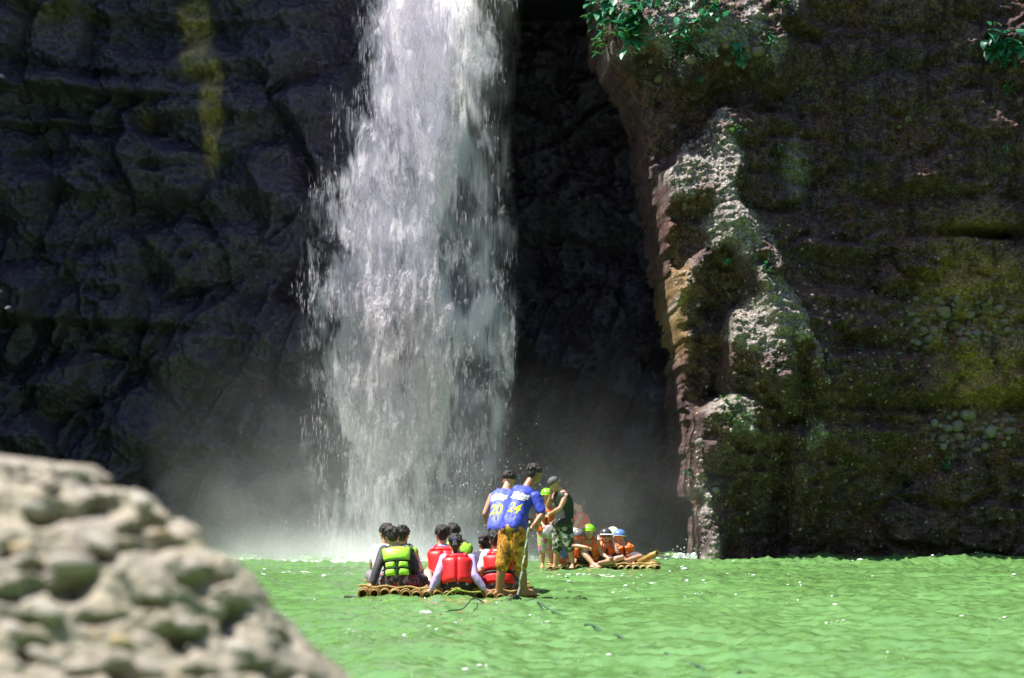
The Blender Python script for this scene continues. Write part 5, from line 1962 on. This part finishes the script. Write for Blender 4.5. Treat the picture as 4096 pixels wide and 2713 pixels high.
# a green cord knotted on the nearer raft's rope
rnd = random.Random(4)
bm = bmesh.new()
k0 = P(1822, 2366, 23.93) - fc
for i in range(7):
    a = [k0 + V3(rnd.uniform(-0.06, 0.06), rnd.uniform(-0.03, 0.03), rnd.uniform(0.0, 0.05)) for _ in range(4)]
    rope_bm(a, 0.008, 0.05, bm=bm)
rope_bm([k0 + V3(0.02, -0.02, 0.03), k0 + V3(-0.06, -0.06, 0.0), k0 + V3(-0.12, -0.06, -0.05), k0 + V3(-0.15, -0.07, -0.06)], 0.010, 0.05, bm=bm)
rope_bm([k0 + V3(0.02, 0, 0.03), k0 + V3(0.10, -0.02, 0.01), k0 + V3(0.2, 0, 0.0), k0 + V3(0.3, 0, 0.01)], 0.010, 0.05, bm=bm)
k = link('knot_cord', from_bm(bm, 'knot_cord'), M_ROPEG, RAFT1)


# the boatman's pole
def build_pole():
    a, b = P(2120, 2084, 23.86), P(2071, 2392, 23.70)
    t = NT('pale_green_pole')
    n = t.noise(14, 4, 0.6)
    c = t.mix(t.ramp(n, [(0.35, 0.0), (0.65, 1.0)]), (0.22, 0.30, 0.23), (0.36, 0.44, 0.35))
    t.bsdf(c, 0.5, Normal=t.bump(n, 0.4, 0.01))
    bm = tube_pts([a.lerp(b, k / 24) + V3(0.004 * math.sin(k * 1.3), 0, 0) for k in range(25)], 0.0145, 12)
    root = link('boat_pole', from_bm(bm, 'boat_pole'), t.m)
    tag(root, 'pale green pole held upright by the boatman numbered 24', 'pole')
    for f in (0.04, 0.06, 0.97):
        c0 = a.lerp(b, f)
        bm = tube_pts([c0 + V3(math.cos(6.2832 * q / 10) * 0.021, math.sin(6.2832 * q / 10) * 0.021, 0.004 * math.sin(q)) for q in range(11)], 0.007, 6)
        link('binding', from_bm(bm, 'binding'), plain_mat('black_cord', (0.02, 0.022, 0.024), 0.6), root)


build_pole()


def wz(v, dz=0.0):
    h = wave_height(np.array([v.x], np.float32), np.array([v.y], np.float32))[0]
    return V3(v.x, v.y, float(h) + dz)


def on_water(px, py, dz=0.0):
    Y = CAM_H * FPX / (py - HY)
    return wz(P(px, py, Y), dz)


def build_ropes():
    # thick knotted black rope at the raft's corner, running off into the water
    path = [P(2072, 2388, 23.7), P(2040, 2402, 23.6), P(2000, 2418, 23.4), P(1960, 2434, 23.1)]
    bm = rope_bm(path, 0.030, 0.11)
    rnd = random.Random(9)
    for k in range(16):
        c = path[0].lerp(path[-1], rnd.random()) + V3(rnd.uniform(-0.02, 0.02), -0.02, rnd.uniform(-0.02, 0.02))
        e = c + V3(rnd.uniform(-0.05, 0.05), -0.02, rnd.uniform(-0.08, 0.05))
        rope_bm([c, c.lerp(e, 0.5) + V3(0.01, 0, 0.01), e], 0.008, 0.05, bm=bm)
    root = link('mooring_rope', from_bm(bm, 'mooring_rope'), plain_mat('black_rope', (0.018, 0.020, 0.022), 0.7))
    tag(root, 'knotted black rope trailing from the nearer raft into the water', 'rope')
    pts = [(1960, 2434, 0.10), (1900, 2446, 0.05), (1850, 2456, 0.03), (1800, 2464, 0.02), (1745, 2470, 0.0), (1690, 2477, 0.012), (1640, 2484, 0.015), (1590, 2490, 0.004), (1545, 2497, -0.02)]
    w = [P(1960, 2434, 23.1)] + [on_water(a, b, d) for a, b, d in pts[1:]]
    link('rope_tail', from_bm(rope_bm(w, 0.007, 0.06, step=0.02), 'rope_tail'), plain_mat('black_rope', (0.018, 0.020, 0.022), 0.7), root)
    # green rope drifting to the lower right
    pts = [(2076, 2392, 0), (2100, 2410, 0), (2150, 2445, 0.015), (2200, 2468, 0.012), (2260, 2495, 0.014), (2310, 2516, 0.012), (2370, 2535, 0.016), (2420, 2545, 0.004), (2480, 2562, 0.014), (2540, 2588, 0.0), (2600, 2612, 0.016), (2670, 2640, 0.014), (2740, 2664, 0.002), (2800, 2684, 0.014), (2870, 2712, 0.014), (2960, 2740, 0.01)]
    w = [P(2074, 2390, 23.72)] + [on_water(a, b, d) for a, b, d in pts[1:]]
    o = link('tow_rope', from_bm(rope_bm(w, 0.010, 0.07, step=0.02), 'tow_rope'), plain_mat('green_rope', (0.04, 0.085, 0.05), 0.8))
    tag(o, 'thin green rope drifting on the water away from the pole', 'rope')
    # the line stretched ahead of the raft towards the fall
    w = [P(1990, 2200, 25.6), P(1940, 2205, 26.2), P(1880, 2212, 26.8), P(1700, 2232, 28.5), P(1560, 2245, 30.0)]
    o = link('guide_line', from_bm(rope_bm(w, 0.007, 0.06, step=0.03), 'guide_line'), plain_mat('pale_line', (0.5, 0.48, 0.36), 0.8))
    tag(o, 'thin pale line stretched taut behind the seated people', 'rope')


build_ropes()


def far_props():
    # a blue and orange bag and a grey one on the farther raft
    for (px, py, Y, s, cols, name, label) in ((2258, 2222, 34.3, (0.13, 0.12, 0.17), [(0, (0.16, 0.30, 0.62)), (0.5, (0.6, 0.72, 0.85)), (0.62, (0.75, 0.18, 0.08)), (0.75, (0.2, 0.28, 0.35))], 'beach_bag', 'blue and orange bag between the legs of the man in camouflage shorts'),
                                              (2196, 2128, 33.98, (0.11, 0.07, 0.13), [(0, (0.40, 0.36, 0.38)), (0.5, (0.46, 0.42, 0.44)), (0.9, (0.5, 0.46, 0.48))], 'dry_bag', 'rounded grey bag hanging in front of the flowered swim shorts')):
        bm = bmesh.new()
        add_ball(bm, V3(0, 0, 0), 1.0, *s, sub=3)
        for v in bm.verts:
            n = 0.012 * math.sin(v.co.x * 60) * math.cos(v.co.z * 45)
            v.co += v.normal * n
            v.co.z *= 1.0 if v.co.z > -s[2] * 0.7 else 0.9
        root = empty(name, P(px, py, Y))
        tag(root, label, 'bag')
        link('pouch', from_bm(bm, 'pouch'), patterned(name + '_cloth', cols, 7), root)
        pth = [V3(-s[0] * 0.5, 0, s[2] * 0.8), V3(-s[0] * 0.3, -0.02, s[2] * 1.4), V3(s[0] * 0.3, -0.02, s[2] * 1.5), V3(s[0] * 0.5, 0, s[2] * 0.8)]
        link('strap', from_bm(rope_bm(pth, 0.008, 0.05), 'strap'), plain_mat('strap_black', (0.015, 0.015, 0.015), 0.6), root)
    # the orange vest the boatman is handing over
    root = empty('spare_life_vest', P(2140, 2092, 24.5))
    tag(root, 'bundled orange life vest in the hands of the boatman numbered 24', 'life vest')
    rnd = random.Random(2)
    om = cloth_mat('orange_vest_cloth', ORANGE, 0.45, 0.10, 20, 0.2)
    for k, (dx, dz, a) in enumerate(((-0.06, 0.0, 0.5), (0.02, -0.03, -0.2), (0.05, 0.03, 0.9))):
        bm = bmesh.new()
        bmesh.ops.create_cube(bm, size=1.0, matrix=Matrix.Translation((dx, 0.02 * k, dz)) @ Matrix.Rotation(a, 4, 'Y') @ Matrix.Diagonal((0.055, 0.06, 0.13, 1)))
        bmesh.ops.bevel(bm, geom=bm.edges[:], offset=0.018, segments=3, affect='EDGES')
        link('foam_panel', from_bm(bm, 'foam_panel'), om, root)
    bm = bmesh.new()
    rope_bm([V3(-0.05, 0, 0.02), V3(0.0, -0.05, -0.06), V3(0.06, -0.04, -0.02), V3(0.08, 0, 0.08)], 0.009, 0.05, bm=bm)
    link('strap', from_bm(bm, 'strap'), plain_mat('pale_line', (0.5, 0.48, 0.36), 0.8), root)


far_props()
# ------------------------------------------------------------------ stones and plants on the right-hand cliff
RX, RY, RZ, RD, RLIT, RPX, RPY = RF
R_STEP = RPX[0, 1] - RPX[0, 0]


def wall_at(px, py):
    """the point of the right-hand cliff whose plan position is (px, py), with its normal"""
    i = int(round((px - RPX[0, 0]) / R_STEP))
    j = int(round((py - RPY[0, 0]) / R_STEP))
    i, j = min(max(i, 2), RX.shape[1] - 3), min(max(j, 2), RX.shape[0] - 3)
    d = R_STEP / PPM
    fx = (RY[j, i + 2] - RY[j, i - 2]) / (4 * d)
    fz = (RY[j - 2, i] - RY[j + 2, i]) / (4 * d)
    return V3(RX[j, i], RY[j, i], RZ[j, i]), V3(fx, -1, fz).normalized(), RD[j, i]


def cobbles():
    mats = [stone_mat('grey_cobble', (0.15, 0.13, 0.125), (0.26, 0.24, 0.22)), stone_mat('tan_cobble', (0.17, 0.125, 0.09), (0.28, 0.22, 0.15))]
    protos = []
    for m in (0, 0, 1):
        for pm in pebble_meshes(3, 2):
            pm.name = 'cobble'
            pm.materials.append(mats[m])
            protos.append(pm)
    rnd = random.Random(21)
    n = 0
    zones = [(3650, 4090, 1180, 1370, 46, 0.05, 0.13), (3760, 4090, 1650, 1800, 34, 0.06, 0.16), (3000, 3700, 1150, 1560, 40, 0.03, 0.07), (2760, 3400, 1600, 2150, 26, 0.03, 0.08), (2880, 3220, 1150, 1520, 46, 0.03, 0.07), (2650, 2960, 500, 860, 30, 0.03, 0.06), (2420, 3120, 0, 330, 30, 0.03, 0.10), (2750, 2860, 1900, 2230, 16, 0.03, 0.06), (3200, 3900, 300, 1000, 18, 0.03, 0.08)]
    for (x0, x1, y0, y1, k, s0, s1) in zones:
        for _ in range(k):
            p, nr, d = wall_at(rnd.uniform(x0, x1), rnd.uniform(y0, y1))
            if d < 0.05:
                continue
            s = s0 + (s1 - s0) * rnd.random() ** 2
            o = link('cobble', rnd.choice(protos), None, CLIFF_R)
            o.location = p + nr * s * 0.1
            o.rotation_euler = (rnd.uniform(-0.5, 0.5), rnd.uniform(-0.5, 0.5), rnd.uniform(-3, 3))
            o.scale = (s * rnd.uniform(0.9, 1.3), s * rnd.uniform(0.6, 0.9), s * rnd.uniform(0.6, 0.9))
    for (px, py, s) in ((2710, 18, 0.12), (2785, 1775, 0.10), (2640, 320, 0.13), (2745, 285, 0.14), (3010, 240, 0.15), (2885, 215, 0.10)):
        p, nr, d = wall_at(px, py)
        o = link('cobble', rnd.choice(protos), None, CLIFF_R)
        o.location = p + nr * s * 0.2
        o.rotation_euler = (0.2, rnd.uniform(-0.5, 0.1), rnd.uniform(-1, 1))
        o.scale = (s, s * 0.75, s * 0.7)
    # gravel too small to pick apart
    rng = np.random.default_rng(8)
    ico = bmesh.new()
    bmesh.ops.create_icosphere(ico, subdivisions=1, radius=1)
    bv = np.array([v.co[:] for v in ico.verts])
    bf = np.array([[v.index for v in f.verts] for f in ico.faces])
    ico.free()
    jj, ii = np.nonzero((RLIT > 0.35) & (RD > 0.0))
    sel = rng.choice(len(jj), 2600)
    jj2, ii2 = np.nonzero((RD > 0.1) & (RPY > 900))
    sel2 = rng.choice(len(jj2), 1100)
    jj, ii = np.concatenate([jj[sel], jj2[sel2]]), np.concatenate([ii[sel], ii2[sel2]])
    c = np.stack([RX[jj, ii], RY[jj, ii], RZ[jj, ii]], 1)
    s = 0.010 + 0.032 * rng.random(len(c)) ** 2.5
    sc = s[:, None] * rng.uniform(0.6, 1.2, (len(c), 3))
    ang = rng.uniform(0, 6.28, len(c))
    ca, sa = np.cos(ang)[:, None], np.sin(ang)[:, None]
    V = bv[None] * sc[:, None, :] * (1 + 0.15 * rng.normal(size=(len(c), len(bv), 1)))
    V = np.stack([V[..., 0] * ca - V[..., 2] * sa, V[..., 1], V[..., 0] * sa + V[..., 2] * ca], -1) + c[:, None]
    F = (bf[None] + (np.arange(len(c)) * len(bv))[:, None, None]).reshape(-1, 3)
    t = NT('cliff_gravel')
    n = t.noise(4.0, 4, 0.7)
    t.bsdf(t.mix(t.ramp(n, [(0.35, 0.0), (0.65, 1.0)]), (0.16, 0.13, 0.10), (0.42, 0.39, 0.34)), 0.8)
    tag(link('gravel', mesh_np('gravel', V.reshape(-1, 3), None, F), t.m, CLIFF_R), kind='stuff')


cobbles()


def leaf_mesh(kind):
    """one leaf along +Y from its stalk: folded along the midrib, drooping"""
    V, F = [], []
    n = 6
    for i in range(n + 1):
        f = i / n
        w = (0.42 if kind == 0 else 0.30 if kind == 1 else 0.52) * math.sin(math.pi * min(1, f ** 0.85)) ** 0.8
        z = -0.35 * f * f + 0.10 * f
        for s in (-1, 0, 1):
            V.append((s * w * 0.5, f, z + (0.10 * w if s else 0)))
    for i in range(n):
        for s in (0, 1):
            a = i * 3 + s
            F.append((a, a + 1, a + 4, a + 3))
    me = bpy.data.meshes.new('leaf')
    me.from_pydata(V, [], F)
    return me


def leaf_mat(name, a, b):
    t = NT(name)
    info = t.n('ObjectInfo').outputs['Random']
    c = t.mix(info, a, b)
    c = t.mix(t.ramp(t.noise(3, 3), [(0.4, 0.0), (0.7, 0.5)]), c, tuple(v * 0.6 for v in a))
    p = t.n('BsdfPrincipled', {'Base Color': c, 'Roughness': 0.38})
    tr = t.n('BsdfTranslucent', {'Color': c})
    t.surf(t.n('MixShader', {0: 0.3, 1: p.outputs[0], 2: tr.outputs[0]}).outputs[0])
    return t.m


M_LEAF = leaf_mat('glossy_leaf', (0.025, 0.19, 0.075), (0.07, 0.30, 0.15))
M_LEAF2 = leaf_mat('young_leaf', (0.10, 0.22, 0.03), (0.05, 0.20, 0.06))
LEAVES = []
for k in range(3):
    for m in (M_LEAF, M_LEAF2):
        me = leaf_mesh(k)
        me.materials.append(m)
        me.polygons.foreach_set('use_smooth', np.ones(len(me.polygons), bool))
        LEAVES.append(me)
M_STEM = plain_mat('plant_stem', (0.10, 0.12, 0.04), 0.7)


def plant(px, py, size, n, label, rnd, young=0.12, up=0.2, group='plants growing on the cliff'):
    p, nr, d = wall_at(px, py)
    out = (nr + V3(0, -0.5, up)).normalized()
    p = p + nr * 0.05 + V3(0, -0.10, 0.03)
    root = empty('cliff_plant', p)
    tag(root, label, 'plant', group)
    s = size / PPM
    bm = bmesh.new()
    for k in range(n):
        a = k * 2.4 + rnd.uniform(-0.5, 0.5)
        spread = rnd.uniform(0.35, 1.25)
        side = out.cross(V3(0, 0, 1)).normalized()
        upv = side.cross(out).normalized()
        dirn = (out * rnd.uniform(0.5, 1.0) + side * rnd.uniform(-1.0, 1.0) + V3(0, 0, rnd.uniform(-1.0, 0.35))).normalized()
        b = out * s * 0.10 + (side * math.cos(a) + upv * math.sin(a)) * s * rnd.uniform(0.0, 0.5) + V3(0, 0, rnd.uniform(-0.3, 0.3) * s)
        tube_pts([V3(0, 0, 0) - out * 0.14, b * 0.6, b + dirn * 0.02], 0.006, 5, bm)
        L = s * rnd.uniform(0.24, 0.52)
        o = link('leaf', LEAVES[rnd.randrange(3) * 2 + (1 if rnd.random() < young else 0)], None, root)
        o.location = b
        q = dirn.to_track_quat('Y', 'Z')
        o.rotation_mode = 'QUATERNION'
        o.rotation_quaternion = q
        o.scale = (L * rnd.uniform(0.8, 1.2), L, L)
    link('stem', from_bm(bm, 'stem'), M_STEM, root)


def plants():
    rnd = random.Random(31)
    L = [
        (2440, 62, 105, 24, 'broad-leaved plant at the outermost top corner of the sunlit rock'),
        (2428, 178, 70, 11, 'yellowish rosette low on the outer edge of the sunlit rock', 0.7),
        (2545, 118, 95, 22, 'leafy green plant just inside the outermost one'),
        (2515, 205, 90, 20, 'spreading green plant lowest of those by the sunlit corner'),
        (2620, 88, 45, 8, 'small plant in the gap between the two largest green clumps'),
        (2690, 88, 55, 9, 'sprig with pale upper leaf beside the dark hole at the top'),
        (2625, 158, 40, 7, 'small sprig below the gap between the large clumps'),
        (2712, 168, 70, 14, 'dense leafy plant hanging over the shaded recess'),
        (2768, 150, 70, 13, 'dense leafy plant to the inner side of the shaded recess'),
        (2826, 108, 65, 11, 'round-leaved plant with two pale leaves above the recess'),
        (2805, 25, 85, 14, 'large leafy plant cut off by the top of the picture'),
        (2700, 262, 38, 7, 'short sprig in the yellow moss below the leafy plants'),
        (2775, 352, 34, 4, 'lone leaf pair in the shadow under the sunlit rock'),
        (2950, 240, 60, 10, 'star-shaped plant at the lower rim of the sunlit gravel', 0.3),
        (3068, 212, 36, 7, 'tiny sprig at the inner end of the sunlit gravel', 0.3),
        (3085, 12, 80, 11, 'hanging plant with long leaves at the top, inward of the gravel', 0.4),
        (4008, 150, 95, 16, 'leafy plant in the upper right corner of the cliff'),
        (4068, 165, 95, 14, 'leafy plant touching the right edge of the picture near the top'),
        (4075, 335, 40, 6, 'little plant in the shade below the upper right plants'),
        (4002, 408, 40, 4, 'lone sprig in the shade of the right-hand cliff'),
        (4058, 556, 44, 5, 'lowest of the bright sprigs down the right edge'),
        (2898, 590, 55, 12, 'bright fern on top of the tall sunlit boss', 0.5),
        (3095, 606, 40, 5, 'pale star of leaves in shadow beside the tall boss'),
        (2846, 616, 30, 6, 'small bright tuft on the tall sunlit boss', 0.6),
        (2948, 870, 40, 7, 'tuft on the notch between the two upper bosses', 0.4),
        (2888, 1065, 60, 12, 'green tuft in the hollow of the middle boss', 0.4),
        (3000, 1150, 50, 11, 'green tuft at the head of the pebbly boss', 0.4),
        (3245, 1500, 38, 8, 'trailing sprig inward of the pebbly boss', 0.2),
        (3180, 1548, 42, 8, 'trailing sprig at the foot of the pebbly boss', 0.2),
        (2752, 1890, 40, 7, 'sprig on the narrow sunlit foot of the prow', 0.2),
        (3348, 1856, 34, 6, 'lone small sprig low on the shaded cliff', 0.1),
        (3812, 1880, 50, 9, 'small plant low at the right of the cliff', 0.1),
        (3640, 255, 26, 4, 'upper of two tiny sprigs in the shaded cliff'),
        (3638, 292, 24, 4, 'lower of two tiny sprigs in the shaded cliff'),
        (3560, 1440, 34, 6, 'faint green sprig in the middle of the shaded cliff', 0.1),
        (3420, 1410, 30, 5, 'faint green tuft inward of the middle sprig', 0.1),
    ]
    for e in L:
        big = e[1] < 360 and e[2] > 30
        plant(e[0], e[1], e[2] * (1.5 if big else 1.1), int(e[3] * (2.3 if big else 1.2)), e[4], rnd, *(e[5:6] or (0.08,)))
    # the feathery clump low on the prow
    p, nr, d = wall_at(2915, 1660)
    root = empty('fern_clump', p)
    tag(root, 'feathery bright green clump on a ledge low on the prow', 'fern')
    for k in range(26):
        a = rnd.uniform(0, 6.28)
        b = V3(rnd.uniform(-0.34, 0.30), 0, rnd.uniform(-0.34, 0.30))
        b.y = wall_at(2915 + b.x * PPM, 1660 - b.z * PPM)[0].y - p.y - 0.02
        dirn = V3(math.cos(a) * 0.8, -0.9, 0.5 + rnd.uniform(-0.3, 0.3)).normalized()
        bm = bmesh.new()
        L0 = rnd.uniform(0.10, 0.2)
        side = dirn.cross(V3(0, 0, 1)).normalized()
        tube_pts([V3(0, 0, 0), dirn * L0 * 0.5, dirn * L0 - V3(0, 0, 0.03)], 0.004, 5, bm)
        for i in range(12):
            f = 0.15 + 0.85 * i / 12
            c = dirn * L0 * f - V3(0, 0, 0.03 * f * f)
            for s in (-1, 1):
                w = 0.05 * (1.1 - f)
                q = [c, c + side * s * w * 0.5 + dirn * 0.012, c + side * s * w + dirn * 0.005, c + side * s * w * 0.5 - dirn * 0.008]
                bm.faces.new([bm.verts.new(v) for v in q])
        link('frond', from_bm(bm, 'frond'), M_LEAF2, root, b)


plants()


# ------------------------------------------------------------------ white flecks on the pool: foam, and stand-ins for sun glints
def flecks():
    rng = np.random.default_rng(15)
    ico = bmesh.new()
    bmesh.ops.create_icosphere(ico, subdivisions=1, radius=1)
    bv = np.array([v.co[:] for v in ico.verts])
    bf = np.array([[v.index for v in f.verts] for f in ico.faces])
    ico.free()
    n = 16000
    py = HY + 236 + (2720 - HY - 236) * rng.random(n) ** 1.7
    px = rng.uniform(1000, 4100, n)
    Y = CAM_H * FPX / (py - HY)
    x = (px - CX) / FPX * Y
    w = fbm(np.stack([x * 0.9, Y * 0.55, x * 0], 1) + 88, 3)
    near = np.exp(-((px - 1900) / 900) ** 2) * np.exp(-((py - 2330) / 90) ** 2)
    keep = rng.random(n) < 0.5 * smooth(0.22, 0.62, w) + 0.30 * near * smooth(-0.2, 0.3, w)
    x, Y = x[keep], Y[keep]
    h = wave_height(x.astype(np.float32), Y.astype(np.float32))
    s = 0.005 + 0.022 * rng.random(len(x)) ** 3
    s = s * np.clip(Y / 26, 0.4, 1.3)
    c = np.stack([x, Y, h + s * 0.2], 1)
    V = bv[None] * (s[:, None] * np.stack([rng.uniform(0.8, 2.2, len(x)), rng.uniform(0.8, 1.4, len(x)), rng.uniform(0.35, 0.8, len(x))], 1))[:, None] * (1 + 0.2 * rng.normal(size=(len(x), len(bv), 1))) + c[:, None]
    F = (bf[None] + (np.arange(len(x)) * len(bv))[:, None, None]).reshape(-1, 3)
    tag(link('foam_glint_flecks', mesh_np('foam_glint_flecks', V.reshape(-1, 3), None, F), plain_mat('spray_white', (0.85, 0.88, 0.9), 0.25)), 'white flecks of foam and spray, some standing in for sun glints, over the green water', None, None, 'stuff')


flecks()
